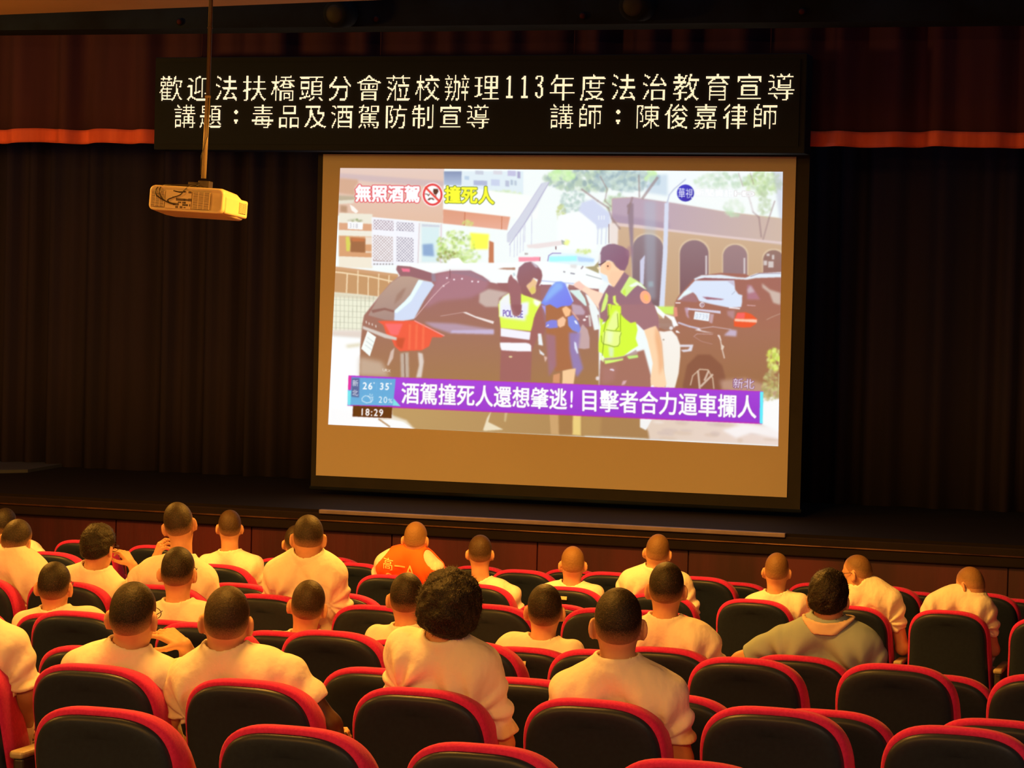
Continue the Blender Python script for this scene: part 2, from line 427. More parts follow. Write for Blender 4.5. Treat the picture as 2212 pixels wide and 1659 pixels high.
for fx_ in (0.06, 0.35, 0.65, 0.94):
    x = lx0+(lx1-lx0)*fx_
    mb = MB(); mb.tube([(x, YL+0.22, lz1-0.02), (x, YL+0.22, 6.9), (x, 19.68, 6.9)], 0.005, 8); under(mb.build('hanger', M['valance'], led), led)
led_line('歡迎法扶橋頭分會蒞校辦理113年度法治教育宣導', 341, 1724, 163, 216, [1]*12+[.5, .5, .5]+[1]*8)
led_line('講題：毒品及酒駕防制宣導', 373, 1064, 226, 277, [1]*12)
led_line('講師：陳俊嘉律師', 1184, 1686, 226, 277, [1]*8)
under(link('lettering', pydata('lettering', dots_v, dots_f), M['led_dot']), led)
# ------------------------------------------------------------------ the projected news picture
PX0, PY0, PW, PH, SS = 700, 355, 1000, 615, 2
cv = np.zeros((PH*SS, PW*SS, 3)); cv[:] = (241, 250, 250)
_rng = np.random.default_rng(7)
def blur(a, r):
    r = int(round(r))
    if r < 1: return a
    for ax in (0, 1):
        for _ in range(2):
            p = np.pad(a, [(r+1, r) if k == ax else (0, 0) for k in range(a.ndim)], mode='edge')
            c = np.cumsum(p, axis=ax)
            n = a.shape[ax]
            hi = np.take(c, np.arange(2*r+1, 2*r+1+n), axis=ax); lo = np.take(c, np.arange(0, n), axis=ax)
            a = (hi-lo)/(2*r+1)
    return a
def comp(mask, x0, y0, col, alpha):
    h, w = mask.shape
    a = (mask*alpha)[..., None]
    sub = cv[y0:y0+h, x0:x0+w]
    sub[:] = sub*(1-a)+np.asarray(col)*a
def poly(P, col, alpha=1.0, soft=0.7, grad=None):
    """P in photo pixels; grad=(colour2, (x,y) start, (x,y) end)"""
    q = (np.asarray(P, float)-(PX0, PY0))*SS
    m = int(soft*SS*2+3)
    x0 = max(int(q[:, 0].min())-m, 0); x1 = min(int(q[:, 0].max())+m+1, PW*SS)
    y0 = max(int(q[:, 1].min())-m, 0); y1 = min(int(q[:, 1].max())+m+1, PH*SS)
    if x1 <= x0 or y1 <= y0: return
    X, Y = np.meshgrid(np.arange(x0, x1)+.5, np.arange(y0, y1)+.5)
    ins = np.zeros(X.shape, bool); n = len(q)
    for i in range(n):
        a, b = q[i], q[(i+1) % n]
        if a[1] == b[1]: continue
        c = (a[1] > Y) != (b[1] > Y)
        ins ^= c & (X < (b[0]-a[0])*(Y-a[1])/(b[1]-a[1])+a[0])
    mk = blur(ins.astype(float), soft*SS)
    c = np.asarray(col, float)
    if grad is not None:
        c2, g0, g1 = grad; g0 = (np.asarray(g0)-(PX0, PY0))*SS; g1 = (np.asarray(g1)-(PX0, PY0))*SS
        d = g1-g0; t = np.clip(((X-g0[0])*d[0]+(Y-g0[1])*d[1])/(d@d), 0, 1)[..., None]
        c = c*(1-t)+np.asarray(c2, float)*t
    comp(mk, x0, y0, c, alpha)
def ell(c, rx, ry, col, alpha=1.0, soft=0.7, rot=0.0, n=28, **k):
    a = np.linspace(0, 2*math.pi, n, endpoint=False); ca, sa = math.cos(rot), math.sin(rot)
    x, y = rx*np.cos(a), ry*np.sin(a)
    poly(np.stack([c[0]+x*ca-y*sa, c[1]+x*sa+y*ca], 1), col, alpha, soft, **k)
def line(P, w, col, alpha=1.0, soft=0.5):
    P = np.asarray(P, float)
    for a, b in zip(P[:-1], P[1:]):
        d = b-a; L = np.linalg.norm(d); nrm = np.array([-d[1], d[0]])/max(L, 1e-6)*w/2; e = d/max(L, 1e-6)*w*.2
        poly([a-e+nrm, b+e+nrm, b+e-nrm, a-e-nrm], col, alpha, soft)
def leaves(c, rx, ry, n, cols, seed, size=(2, 5), alpha=0.85):
    r = random.Random(seed)
    for _ in range(n):
        a = r.uniform(0, 6.28); d = math.sqrt(r.random())
        ell((c[0]+rx*d*math.cos(a), c[1]+ry*d*math.sin(a)), r.uniform(*size), r.uniform(*size)*.7, r.choice(cols), alpha*r.uniform(.45, .9), 1.5, r.uniform(0, 3), n=9)
def text(txt, quad, col, outline=None, ow=0, bold=0, gap=1.0, soft=0.25):
    """quad: TL,TR,BR,BL in photo pixels around the whole line"""
    TL, TR, BR, BL = [np.asarray(p, float) for p in quad]
    tri = []; cur = 0.0
    for ch in txt:
        T = glyph(ch).copy()
        full = ord(ch) > 0x2000
        w = 1.0 if full else 0.62
        if ch in '!:': w = 0.36
        if len(T):
            if not full: T[:, :, 0] += (w-(T[:, :, 0].max()+T[:, :, 0].min()))/2
            T[:, :, 0] += cur; tri.append((T, full))
        cur += w*gap
    allq = []
    for T, full in tri:
        u = T[..., 0]/(cur-(gap-1)); vv = (0.86-T[..., 1])/0.96 if full else (0.745-T[..., 1])/0.755
        vv = np.clip(vv, -.1, 1.15)
        p = (TL*(1-u)[..., None]+TR*u[..., None])*(1-vv)[..., None]+(BL*(1-u)[..., None]+BR*u[..., None])*vv[..., None]
        allq.append(p)
    Q = np.concatenate(allq); Q = (Q-(PX0, PY0))*SS
    m = 10
    x0, y0 = int(Q[..., 0].min())-m, int(Q[..., 1].min())-m; x1, y1 = int(Q[..., 0].max())+m, int(Q[..., 1].max())+m
    T2 = Q.copy(); T2[..., 1] *= -1
    mk = raster(T2, x0, -y1, x1, -y0, x1-x0, y1-y0, 2)
    def dil(a, r):
        if r <= 0: return a
        out = a.copy(); R = int(math.ceil(r))
        for dx in range(-R, R+1):
            for dy in range(-R, R+1):
                if dx*dx+dy*dy <= r*r+.3: out = np.maximum(out, np.roll(np.roll(a, dx, 1), dy, 0))
        return out
    if outline is not None: comp(blur(dil(mk, (ow+bold)*SS), soft*SS), x0, y0, outline, 1)
    comp(blur(dil(mk, bold*SS), soft*SS), x0, y0, col, 1)
def tr(ox, oy, s): return lambda P: [(ox+x/s, oy+y/s) for x, y in P]
a_ = tr(740, 520, 6.144); b_ = tr(1060, 500, 9.217); c_ = tr(1060, 660, 9.217); d_ = tr(1250, 500, 9.217)
e_ = tr(1250, 660, 9.217); g_ = tr(1440, 560, 8.508); h_ = tr(740, 370, 6.144); k_ = tr(1100, 360, 6.144)
B_ = tr(1180, 320, 3.95); C_ = tr(680, 680, 3.95); D_ = tr(1180, 680, 3.95); A_ = tr(680, 320, 3.95)
def paint():
    # station house on the left
    poly(A_([(100,150),(1105,150),(1095,530),(1090,640),(500,590),(100,570)]), (226,202,192), grad=((224,190,168), (850,365), (850,470)))
    poly(A_([(100,205),(900,265),(1100,280),(1100,330),(900,320),(500,290),(100,245)]), (201,182,188), .75, 2)
    poly(A_([(100,245),(370,270),(370,300),(340,330),(340,400),(100,370)]), (208,168,142), .9, 2)
    poly(A_([(150,400),(340,410),(345,450),(150,460)]), (186,176,152), 1, 2)
    poly(A_([(150,450),(340,440),(330,470),(150,480)]), (226,222,206), 1, 1)
    poly(h_([(95,440),(150,470),(210,530),(180,560),(120,520)]), (250,246,240)); poly(h_([(-30,450),(60,460),(60,550),(-30,540)]), (176,140,112), .8, 2)
    for y0, y1, c in ((560,690,(234,232,216)), (690,790,(217,166,132)), (790,860,(236,234,220)), (860,1140,(214,160,118)), (1140,1280,(238,232,214))):
        poly(h_([(-50,y0-8),(395,y0+8),(395,y1+8),(-50,y1-8)]), c, 1, 1)
    for y0, y1 in ((870,970),(1060,1080)): poly(h_([(300,y0),(390,y0+5),(390,y1),(300,y1)]), (240,236,224), .8, 1)
    leaves(h_([(165,655)])[0], 16, 3, 30, [(120,150,90),(150,140,120),(110,120,80)], 1, (1, 2))
    poly(h_([(68,668),(270,680),(268,775),(66,765)]), (244,248,250))
    text('318', h_([(85,685),(210,692),(208,755),(85,750)]), (190,190,200), bold=.2)
    poly(h_([(105,880),(300,895),(300,1080),(105,1070)]), (156,106,72), 1, 1.2); poly(h_([(105,880),(300,895),(290,930),(130,930)]), (205,120,75), .8, 1.5)
    poly(h_([(40,870),(85,865),(105,960),(95,1060),(50,1060)]), (214,212,96), 1, 1)
    # latticed windows
    poly(h_([(388,608),(1005,672),(990,1235),(388,1255)]), (240,244,252), 1, 1)
    r = [[(410,640),(675,660),(675,790),(410,770)], [(715,672),(945,690),(945,802),(715,785)], [(405,845),(670,872),(670,1200),(405,1192)], [(715,868),(940,888),(940,1205),(715,1192)]]
    for q, base in zip(r, ((150,135,150),(140,140,160),(168,152,150),(140,140,160))):
        poly(h_(q), base, 1, .7)
        xa, xb, ya, yb = q[0][0], q[1][0], q[0][1], q[2][1]
        p = 41
        for s in range(int((xa-yb)//p)*p, int(xb-ya)+p, p):
            for sg in (1, -1):
                pts = []
                for x in np.linspace(xa, xb, 40):
                    y = (x-s) if sg == 1 else (xa+yb+s*1.0-x+(ya-xa))
                    yt = ya+(x-xa)*.08; ybm = yb+(x-xb)*.08
                    if yt <= y <= ybm: pts.append((x, y))
                if len(pts) > 1: line(h_([pts[0], pts[-1]]), 2.0, (246,246,252), .95, .4)
        for i in range(2): pass
    for x in range(410, 680, 40): poly(h_([(x,1222),(x+24,1222),(x+24,1240),(x,1240)]), (130,130,130), .8, .5)
    poly(h_([(1030,675),(1330,700),(1330,1225),(1030,1225)]), (232,242,242), 1, 1)
    poly(h_([(1050,700),(1290,715),(1290,745),(1050,735)]), (202,212,225), 1, 1)
    poly(h_([(1050,740),(1280,745),(1270,1200),(1055,1200)]), (214,238,242), 1, 1)
    poly(h_([(1060,970),(1200,960),(1215,1130),(1065,1120)]), (138,172,212), 1, 2)
    line(h_([(1020,690),(1000,1230)]), 3, (222,214,220)); line(h_([(1310,700),(1300,1230)]), 2, (226,205,215))
    # tower blocks, hill, red beam, yellow board
    poly(h_([(1345,0),(1585,0),(1580,190),(1345,185)]), (128,148,184), 1, 1, grad=((176,196,222), (960,370), (960,400)))
    poly(h_([(1585,0),(2400,0),(2400,330),(1585,200)]), (222,238,246), 1, 1)
    for x0, y0, x1, y1, c in ((1740,120,1920,185,(168,180,215)), (1970,105,2085,190,(196,208,236)), (2160,120,2212,200,(180,190,215)), (1620,60,1680,110,(180,206,230)), (1760,-10,1870,40,(196,204,220)), (2000,-10,2120,40,(215,215,225)), (2230,110,2262,180,(170,190,210)), (2280,120,2310,185,(178,196,214)), (2190,-10,2300,60,(190,190,225)), (2320,0,2360,90,(160,160,200))):
        poly(h_([(x0,y0),(x1,y0+6),(x1,y1+6),(x0,y1)]), c, .9, 1)
    leaves(h_([(2120,300)])[0], 40, 6, 60, [(214,236,190),(226,240,214),(196,226,176)], 2, (3, 6), .8)
    poly(h_([(1345,190),(2600,330),(2600,630),(2212,620),(1340,505)]), (246,252,250), 1, 1.5)
    poly(h_([(1335,505),(2225,605),(2185,780),(1330,690)]), (224,158,130), 1, 1, grad=((230,172,150), (960,460), (960,490)))
    poly(h_([(1335,505),(1620,540),(1615,720),(1330,690)]), (218,160,135), .5, 1)
    line(h_([(1625,545),(1615,720)]), 1.5, (190,110,80)); line(h_([(2115,600),(2110,770)]), 1.5, (195,120,90))
    poly(h_([(1690,815),(1945,835),(1932,1035),(1700,1035)]), (250,255,92), 1, 2)
    poly(h_([(1945,920),(2005,945),(2008,1235),(1938,1235)]), (198,126,92), 1, .8)
    leaves(h_([(1500,1000)])[0], 42, 34, 240, [(206,240,130),(168,206,108),(236,250,190),(140,176,84),(214,244,160)], 3, (2, 5))
    leaves(h_([(1420,1140)])[0], 30, 14, 60, [(150,140,80),(170,180,100),(130,140,70)], 4, (2, 4)); leaves(h_([(1660,690)])[0], 12, 6, 30, [(226,240,150),(200,226,120)], 5, (2, 3))
    leaves(h_([(1650,1140)])[0], 28, 16, 90, [(206,236,150),(226,246,190),(180,214,130)], 6, (2, 5))
    # sky and trees at the top right
    poly(k_([(2090,40),(2500,40),(2500,430),(2090,400)]), (240,249,252), 1, 2)
    leaves(k_([(1100,170)])[0], 105, 24, 420, [(158,186,182),(182,206,186),(196,222,190),(140,168,176),(214,232,214)], 8, (3, 9), .8)
    leaves(k_([(1560,180)])[0], 70, 22, 260, [(150,178,190),(168,192,196),(190,212,204),(210,230,226)], 9, (3, 9), .8)
    leaves(k_([(700,110)])[0], 28, 12, 80, [(196,240,170),(214,246,196)], 10, (3, 7), .8)
    leaves(k_([(850,470)])[0], 30, 26, 100, [(176,206,196),(200,226,216),(160,186,186)], 11, (2, 6), .7); leaves(k_([(690,620)])[0], 10, 18, 50, [(186,206,120),(170,186,110),(206,220,160)], 12, (2, 4))
    leaves(k_([(1450,500)])[0], 32, 22, 110, [(196,220,178),(180,206,180)], 13, (3, 6), .7)
    leaves(k_([(1870,110)])[0], 12, 14, 40, [(206,244,180)], 14, (3, 6), .8); poly(k_([(1860,120),(2100,100),(2100,390),(1800,340)]), (178,204,228), .55, 3)
    # walkway roof and tent
    poly(k_([(960,480),(1110,430),(1340,620),(1340,800),(1160,830),(1150,780),(920,590)]), (208,218,242), 1, 2)
    poly(k_([(640,650),(920,590),(1150,780),(1160,1100),(640,1100)]), (246,252,253), 1, 1.5)
    for x in (1180,1230,1290): line(k_([(x,800),(x-10,1030)]), 2.5, (206,214,236), .8)
    for x in (1190,1225,1260): line(k_([(x,650),(x,700)]), 2, (240,246,252))
    poly(k_([(430,215),(535,195),(360,540),(210,760),(130,880),(0,1010),(-30,1000),(-30,900),(120,700)]), (208,214,230), .95, 1.2)
    line(k_([(530,210),(200,760),(0,1040)]), 1.6, (176,176,206)); line(k_([(430,230),(120,700),(-20,890)]), 1.4, (196,198,222))
    for x, y0, y1 in ((15,1000,1190),(70,940,1200),(110,880,1180),(150,840,1140),(190,780,1120),(210,760,1000),(300,640,1060)):
        line(k_([(x,y0),(x-5,y1)]), 1.8, (206,210,232), .8)
    poly(k_([(230,1040),(700,980),(700,1040),(380,1085),(250,1080)]), (236,226,226), 1, 1)
    poly(k_([(690,970),(740,990),(745,1040),(700,1030)]), (170,176,176)); poly(k_([(610,1055),(628,1058),(625,1105),(612,1095)]), (140,110,115)); leaves(k_([(765,1010)])[0], 5, 5, 12, [(240,250,150)], 15)
    text('0001', k_([(203,1140),(258,1140),(258,1172),(203,1172)]), (110,80,80), bold=.4)
    # arcade building
    poly(B_([(560,430),(740,420),(1500,540),(2020,600),(2020,1500),(560,1500)]), (206,178,150), 1, 1.5, grad=((196,160,124), (1500,480), (1500,680)))
    poly(B_([(560,430),(740,420),(1100,470),(1500,540),(2020,610),(2020,830),(1600,770),(1050,705),(620,640),(560,600)]), (186,166,184), 1, 1.5, grad=((206,184,170), (1400,430), (1680,500)))
    poly(B_([(560,560),(1050,640),(1050,700),(620,640),(560,640)]), (166,146,170), .6, 3)
    poly(B_([(610,640),(790,655),(1050,690),(1500,745),(2020,800),(2020,820),(1500,765),(1050,712),(610,665)]), (226,206,204), .9, .8)
    poly(B_([(540,640),(615,640),(610,830),(540,810)]), (236,226,220), 1, 1.5); line(B_([(535,650),(535,810)]), 1.6, (140,110,110))
    def arch(x0, x1, yt, yb, c, c2):
        p = [(x0, yb)]; cx = (x0+x1)/2; rx = (x1-x0)/2; ry = rx*.95
        for t in np.linspace(math.pi, 0, 16): p.append((cx+rx*math.cos(t), yt+ry-ry*math.sin(t)))
        p.append((x1, yb))
        poly(B_([(x-8 if x < cx else x+10, y-12) for x, y in p]), (232,214,186), .55, 1.2)
        poly(B_(p), c, 1, 1, grad=(c2, B_([(0,yt)])[0], B_([(0,yb)])[0]))
    arch(735, 1000, 735, 1370, (146,130,140), (122,98,104)); arch(1140, 1385, 785, 1260, (146,120,128), (128,94,100)); arch(1508, 1715, 825, 1100, (160,132,136), (150,122,126)); arch(1850, 2030, 870, 1100, (150,120,112), (150,108,100))
    for x, y, w, hh in ((1855,960,30,40),(1895,965,45,55),(1880,900,25,20),(1925,910,20,40)): poly(B_([(x,y),(x+w,y),(x+w,y+hh),(x,y+hh)]), (226,222,220), .8, .8)
    for x, y0, y1 in ((1365,920,1080),(1690,940,1090)): line(B_([(x,y0),(x,y1)]), 4, (214,204,206), .9)
    poly(B_([(835,450),(935,450),(935,1290),(850,1290)]), (176,196,214), .38, 4)
    poly(B_([(690,480),(745,470),(740,1150),(800,1160),(745,1180),(712,760)]), (150,132,146), .95, 1.5); poly(B_([(800,960),(842,910),(830,1170),(800,1160)]), (206,208,232), 1, 1)
    poly(B_([(870,1140),(910,1135),(915,1180),(870,1185)]), (160,180,190), .8, 2)
    for P, w in (([(300,350),(440,450),(530,510),(560,600),(630,690)], 5), ([(460,240),(520,350),(500,450),(555,500)], 3), ([(735,420),(720,470),(700,560)], 6), ([(790,230),(795,420)], 4), ([(950,250),(820,430)], 7), ([(720,470),(690,500)], 4)):
        line(B_(P), w*.8, (150,128,130), .62, 1.0)
    poly(B_([(1010,470),(1046,458),(1034,900),(1006,1375),(962,1375),(995,900)]), (214,222,242), 1, .9); line(B_([(1030,470),(1050,400),(1090,350),(1190,265)]), 2.8, (196,206,226))
    poly(B_([(930,1350),(1090,1350),(1085,1420),(930,1410)]), (206,240,110), 1, 1.5)
    leaves(B_([(1500,290)])[0], 60, 20, 150, [(206,230,206),(186,214,190),(226,240,226)], 16, (3, 7), .7); leaves(B_([(1850,300)])[0], 40, 26, 170, [(196,224,160),(210,232,190),(176,204,160)], 17, (3, 7), .75)
    leaves(B_([(1600,510)])[0], 22, 18, 70, [(206,232,196),(186,216,180)], 18, (3, 6), .7); leaves(B_([(1860,480)])[0], 14, 30, 60, [(180,200,160),(196,216,180)], 19, (3, 6), .6)
    for P, w in (([(1720,390),(1745,470),(1765,545),(1815,590),(1835,760)], 4.5), ([(1950,450),(1900,600),(1850,780)], 3.5), ([(1740,210),(1770,310)], 2), ([(1640,210),(1680,330)], 2)): line(B_(P), w*.8, (156,130,132), .62, 1.0)
    poly(B_([(1930,150),(2030,150),(2030,620),(1990,600)]), (190,194,216), .55, 3)
    poly(B_([(1260,330),(1790,350),(1820,560),(1500,520),(1260,450)]), (246,250,250), .6, 5)
    # street, wall and fence on the left
    poly(a_([(-200,340),(730,445),(740,480),(480,745),(-200,680)]), (196,152,108), 1, 1.2); poly(a_([(-200,330),(400,400),(740,450),(735,480),(380,440),(-200,370)]), (206,160,120), 1, 1)
    for P, w in (([(-100,415),(0,425),(380,480),(700,550)], 3.2), ([(62,440),(52,690)], 3), ([(205,395),(200,715)], 2.6), ([(342,470),(338,735)], 2.4), ([(480,440),(474,750)], 2.4), ([(618,460),(612,560)], 2.4)): line(a_(P), w, (240,216,178))
    poly(a_([(-200,680),(250,715),(470,750),(330,950),(270,1200),(-200,1200)]), (236,238,216), 1, 1.5); poly(a_([(-200,680),(470,748),(440,790),(-200,740)]), (216,210,186), .9, 2)
    for x in range(-140, 420, 55): line(a_([(x,740),(x-3,1195)]), 1.1, (170,172,152), .75)
    for y in range(790, 1200, 75): line(a_([(-200,y-15),(400,y+12)]), 1.0, (176,178,156), .7)
    poly(a_([(-200,1190),(270,1190),(250,1300),(-200,1260)]), (226,214,204), 1, 3); poly(a_([(-200,1280),(240,1300),(220,1700),(200,2000),(-200,2000)]), (250,252,252), 1, 3); poly(a_([(40,1385),(240,1360),(235,1400),(60,1420)]), (214,204,166), .8, 3)
    poly(C_([(50,300),(420,330),(360,960),(50,960)]), (250,252,252), 1, 4)
    # white roof and patrol car behind
    poly(a_([(740,300),(2212,290),(3400,300),(3400,900),(2212,700),(1960,560),(1700,400),(1200,430),(880,350)]), (246,252,252), 1, 1)
    poly(a_([(1400,310),(1440,235),(1540,225),(1600,290),(1620,310)]), (252,254,254), 1, 1)
    # black car on the left
    poly(a_([(715,380),(725,330),(890,345),(1080,400),(1200,440),(1420,400),(1700,398),(1860,470),(1960,550),(2060,570),(2212,560),(2700,600),(3400,640),(3400,2300),(780,2300),(220,1960),(235,1400),(262,1100),(285,990),(480,745),(640,560),(765,462)]), (158,108,112), 1, .9, grad=((166,122,82), (900,600), (900,830)))
    poly(a_([(1240,440),(1420,405),(1690,405),(1950,545),(1900,660),(1700,760),(1300,800),(1080,900),(1230,560)]), (176,128,146), .7, 4)
    poly(a_([(1440,405),(1700,400),(1960,540),(1900,540),(1650,460),(1440,430)]), (156,126,142), .8, 1.5)
    for x, y in ((1385,495),(1340,600),(1480,515),(1585,505),(1720,540),(1800,545)): ell(a_([(x,y)])[0], 2.2, 2, (250,240,246), .9, .6)
    poly(a_([(770,470),(900,470),(1180,545),(1215,585),(1080,800),(950,1040),(800,1070),(680,1060),(560,1050),(340,990),(380,920),(480,745),(640,560)]), (196,170,150), 1, 1, grad=((168,140,132), (800,560), (820,690)))
    poly(a_([(380,920),(560,890),(700,930),(690,955),(560,920),(400,960)]), (146,104,96), 1, .8); poly(a_([(850,620),(780,760),(680,850),(720,720),(800,640)]), (158,124,110), .8, 2)
    poly(a_([(1010,520),(1180,548),(1215,590),(1080,790),(950,1035),(800,1070),(685,1060),(690,930),(830,800),(900,720)]), (208,222,246), 1, 1.2); poly(a_([(1010,520),(1070,530),(910,800),(720,960),(690,950),(690,930),(830,800),(900,720)]), (232,252,252), 1, 1.2)
    line(a_([(965,1020),(1180,760),(1330,600),(1415,545)]), 1.4, (226,190,192)); line(a_([(1425,380),(1425,500)]), 1, (110,70,80))
    poly(a_([(1160,430),(1230,440),(1240,540),(1180,540)]), (150,140,160), .8, 1.5)
    poly(a_([(725,335),(900,345),(1180,430),(1180,540),(900,470),(760,462),(715,385)]), (150,104,112), 1, 1); poly(a_([(775,365),(890,372),(895,415),(800,410)]), (244,120,150), 1, 1)
    poly(a_([(1820,700),(1940,640),(2212,690),(2080,760),(2070,880),(1900,880),(1810,820)]), (206,190,182), .85, 2); poly(a_([(2050,560),(2212,570),(2212,680),(2100,640)]), (156,104,106), 1, 1)
    poly(a_([(1590,950),(1640,945),(1760,1000),(2010,1070),(2000,1105),(1780,1030)]), (238,226,222), 1, .7); line(a_([(1300,1000),(1600,950)]), 1.4, (206,170,166), .8)
    poly(a_([(1080,1080),(1500,1100),(2010,1180),(2005,1240),(1420,1225),(1200,1150)]), (186,160,184), .85, 2.5); poly(a_([(1450,1190),(2005,1180),(2005,1240),(1430,1225)]), (204,192,226), .8, 1.5)
    poly(a_([(460,1065),(960,1060),(1180,1165),(1350,1262),(1310,1285),(1190,1280),(1150,1400),(1050,1455),(760,1465),(690,1400),(640,1280),(580,1240),(540,1120)]), (240,96,70), 1, .8)
    poly(a_([(560,1100),(800,1100),(735,1255),(640,1250)]), (248,112,112), 1, 1.5); poly(a_([(700,1290),(830,1290),(790,1440),(720,1400)]), (190,80,50), .7, 2); line(a_([(955,1062),(1350,1262)]), 2.2, (244,160,160))
    for x in (880, 970, 1060): poly(a_([(x,1110),(x+30,1110),(x+20,1440),(x-10,1440)]), (252,130,90), .5, 1.2)
    poly(a_([(268,1130),(560,1235),(720,1285),(715,1322),(560,1290),(268,1170)]), (214,204,196), 1, .8)
    for x, y in ((312,1080),(350,1100),(392,1112),(440,1135)): line(a_([(x,y-14),(x+4,y+14)]), 1.8, (246,246,240), .9)
    poly(a_([(330,1198),(445,1278),(362,1535),(248,1432)]), (244,250,246), 1, .7)
    for t in (0.2, .45, .7): line(a_([(330-60*t+10,1240+200*t),(430-60*t,1310+200*t)]), 1.3, (190,200,200), .8)
    poly(a_([(640,1470),(690,1420),(670,1560),(610,1659),(590,1650)]), (226,206,196), .8, 1)
    poly(C_([(730,330),(800,320),(805,535),(735,535)]), (196,180,166), .9, 1.5); line(C_([(765,330),(770,530)]), 3, (150,118,100)); poly(C_([(880,320),(920,330),(930,400),(910,535),(865,535),(890,430)]), (226,216,208), .9, 1.5)
    poly(C_([(380,360),(570,400),(640,530),(375,520)]), (206,186,166), .75, 5)
    text('URX', C_([(580,455),(648,465),(645,492),(578,480)]), (240,236,226))
    poly(C_([(120,790),(560,880),(660,870),(850,955),(850,1000),(100,1000)]), (250,250,250), 1, 2); line(C_([(560,885),(660,880),(760,900),(840,955)]), 7, (236,226,206)); line(C_([(545,890),(640,955)]), 3.5, (190,150,110))
    poly(C_([(650,780),(2300,850),(2300,1040),(860,985),(780,900),(660,860)]), (190,154,100), 1, 2, grad=((176,136,88), (900,890), (1300,930)))
    poly(C_([(1435,985),(1470,880),(1505,820),(1480,915),(1610,980),(1450,990)]), (236,222,190), 1, 1); poly(C_([(1620,830),(1645,830),(1630,915),(1615,910)]), (214,190,140), .8, 1)
    # patrol car lights and body
    poly(b_([(480,600),(2230,590),(2230,1060),(1000,1040),(480,980)]), (247,253,253), 1, 1.5); poly(b_([(140,745),(250,725),(490,720),(490,765),(300,758)]), (176,130,110), 1, .8)
    poly(b_([(553,512),(980,508),(985,590),(560,600)]), (255,156,176), 1, 1); line(b_([(982,515),(975,585)]), 1.6, (170,110,120))
    poly(b_([(1135,590),(1150,480),(1230,430),(1420,430),(1900,450),(2080,560),(2060,660),(1880,690),(1160,610)]), (226,246,252), 1, 1); poly(b_([(1160,500),(1720,485),(1720,590),(1160,600)]), (168,250,255), 1, 1.5); poly(b_([(1720,495),(2060,545),(2050,610),(1740,600)]), (186,216,250), 1, 1.5); line(b_([(1135,590),(1155,480),(1230,432),(1400,432)]), 2, (146,136,196), .9)
    leaves(b_([(1850,395)])[0], 18, 5, 40, [(196,220,110),(214,236,150)], 20, (1.5, 3)); poly(b_([(1870,710),(2060,690),(2150,590),(2155,835)]), (172,162,122), 1, 1)
    for P, w, c in (([(1900,860),(2212,950)], 2, (170,176,180)), ([(1450,800),(1480,808)], 3, (150,150,160)), ([(1590,830),(1670,845)], 3, (150,150,165)), ([(1000,980),(1660,1040)], 3, (196,206,240)), ([(1000,1080),(1200,1085)], 5, (150,96,110)), ([(1560,1090),(1760,1130)], 7, (160,110,110))): line(b_(P), w, c, .9)
    poly(b_([(1580,660),(1720,660),(1700,740),(1590,720)]), (220,220,220), .8, 1.5); poly(b_([(1790,740),(1830,680),(1850,700),(1810,755)]), (160,150,160))
    poly(b_([(1570,1180),(1900,1180),(2000,1659),(1900,1500),(1560,1200)]), (226,246,242), 1, 1.2)
    # open door of the patrol car and dark interior
    poly(b_([(1000,1080),(1250,1080),(1900,1200),(2010,1659),(2030,1900),(1000,1900)]), (158,112,118), .9, 1.2)
    poly(b_([(1560,1170),(1790,1160),(1880,1280),(1930,1480),(1880,1480)]), (216,240,236), 1, 1); poly(b_([(1600,1440),(1800,1480),(1880,1600),(1860,1659),(1650,1659)]), (196,172,190), .9, 1.5)
    line(b_([(1800,1180),(1900,1330),(1960,1560),(2010,1700)]), 5, (166,126,120)); poly(d_([(135,1250),(235,1275),(330,1450),(430,1659),(300,1659),(200,1420)]), (240,249,249), 1, .9); poly(e_([(200,-10),(345,-10),(420,470),(310,492)]), (238,246,246), 1, .9)
    poly(e_([(190,180),(235,200),(250,415),(215,415)]), (214,204,196), 1, 1); ell(e_([(160,220)])[0], 3, 2, (246,236,236)); ell(e_([(115,285)])[0], 3.5, 2.5, (246,236,236))
    # policewoman seen from behind
    poly(c_([(160,-20),(990,-20),(1100,450),(1040,600),(960,560),(820,900),(800,1500),(180,1500),(200,900)]), (162,104,100), 1, 1)
    poly(b_([(165,1659),(170,1400),(250,1300),(380,1220),(600,1240),(800,1310),(1012,1405),(930,1560),(880,1659),(870,1700),(160,1700)]), (224,252,96), 1, 1)
    poly(c_([(150,-30),(990,-30),(880,150),(830,400),(800,510),(200,450),(170,150)]), (224,250,84), 1, 1)
    poly(b_([(175,1400),(250,1300),(380,1225),(390,1659),(240,1659),(230,1700),(175,1700)]), (240,244,254), .95, 1.5); poly(b_([(610,1420),(760,1400),(740,1659),(600,1659)]), (240,246,254), 1, 2.5); poly(c_([(230,-20),(720,-20),(690,300),(230,240)]), (236,240,254), 1, 3)
    poly(b_([(850,1340),(1012,1405),(930,1500),(860,1440)]), (252,252,246), 1, 2)
    text('POLICE', c_([(235,75),(650,95),(650,245),(235,215)]), (136,118,190), bold=.5)
    poly(c_([(200,448),(795,530),(775,685),(200,612)]), (242,242,252), 1, .8); poly(c_([(182,738),(700,742),(770,760),(808,800),(805,915),(500,910),(215,890),(190,820)]), (246,247,253), 1, .8)
    poly(c_([(940,555),(1005,560),(1042,800),(950,780)]), (236,242,246), 1, .8); poly(c_([(962,868),(1070,970),(1060,1000),(980,960)]), (230,232,236), 1, .8); poly(c_([(1085,1130),(1130,1040),(1110,1020),(1060,1010)]), (240,206,196), .8, 1); ell(c_([(395,1020)])[0], 4, 2.4, (226,206,156), .9)
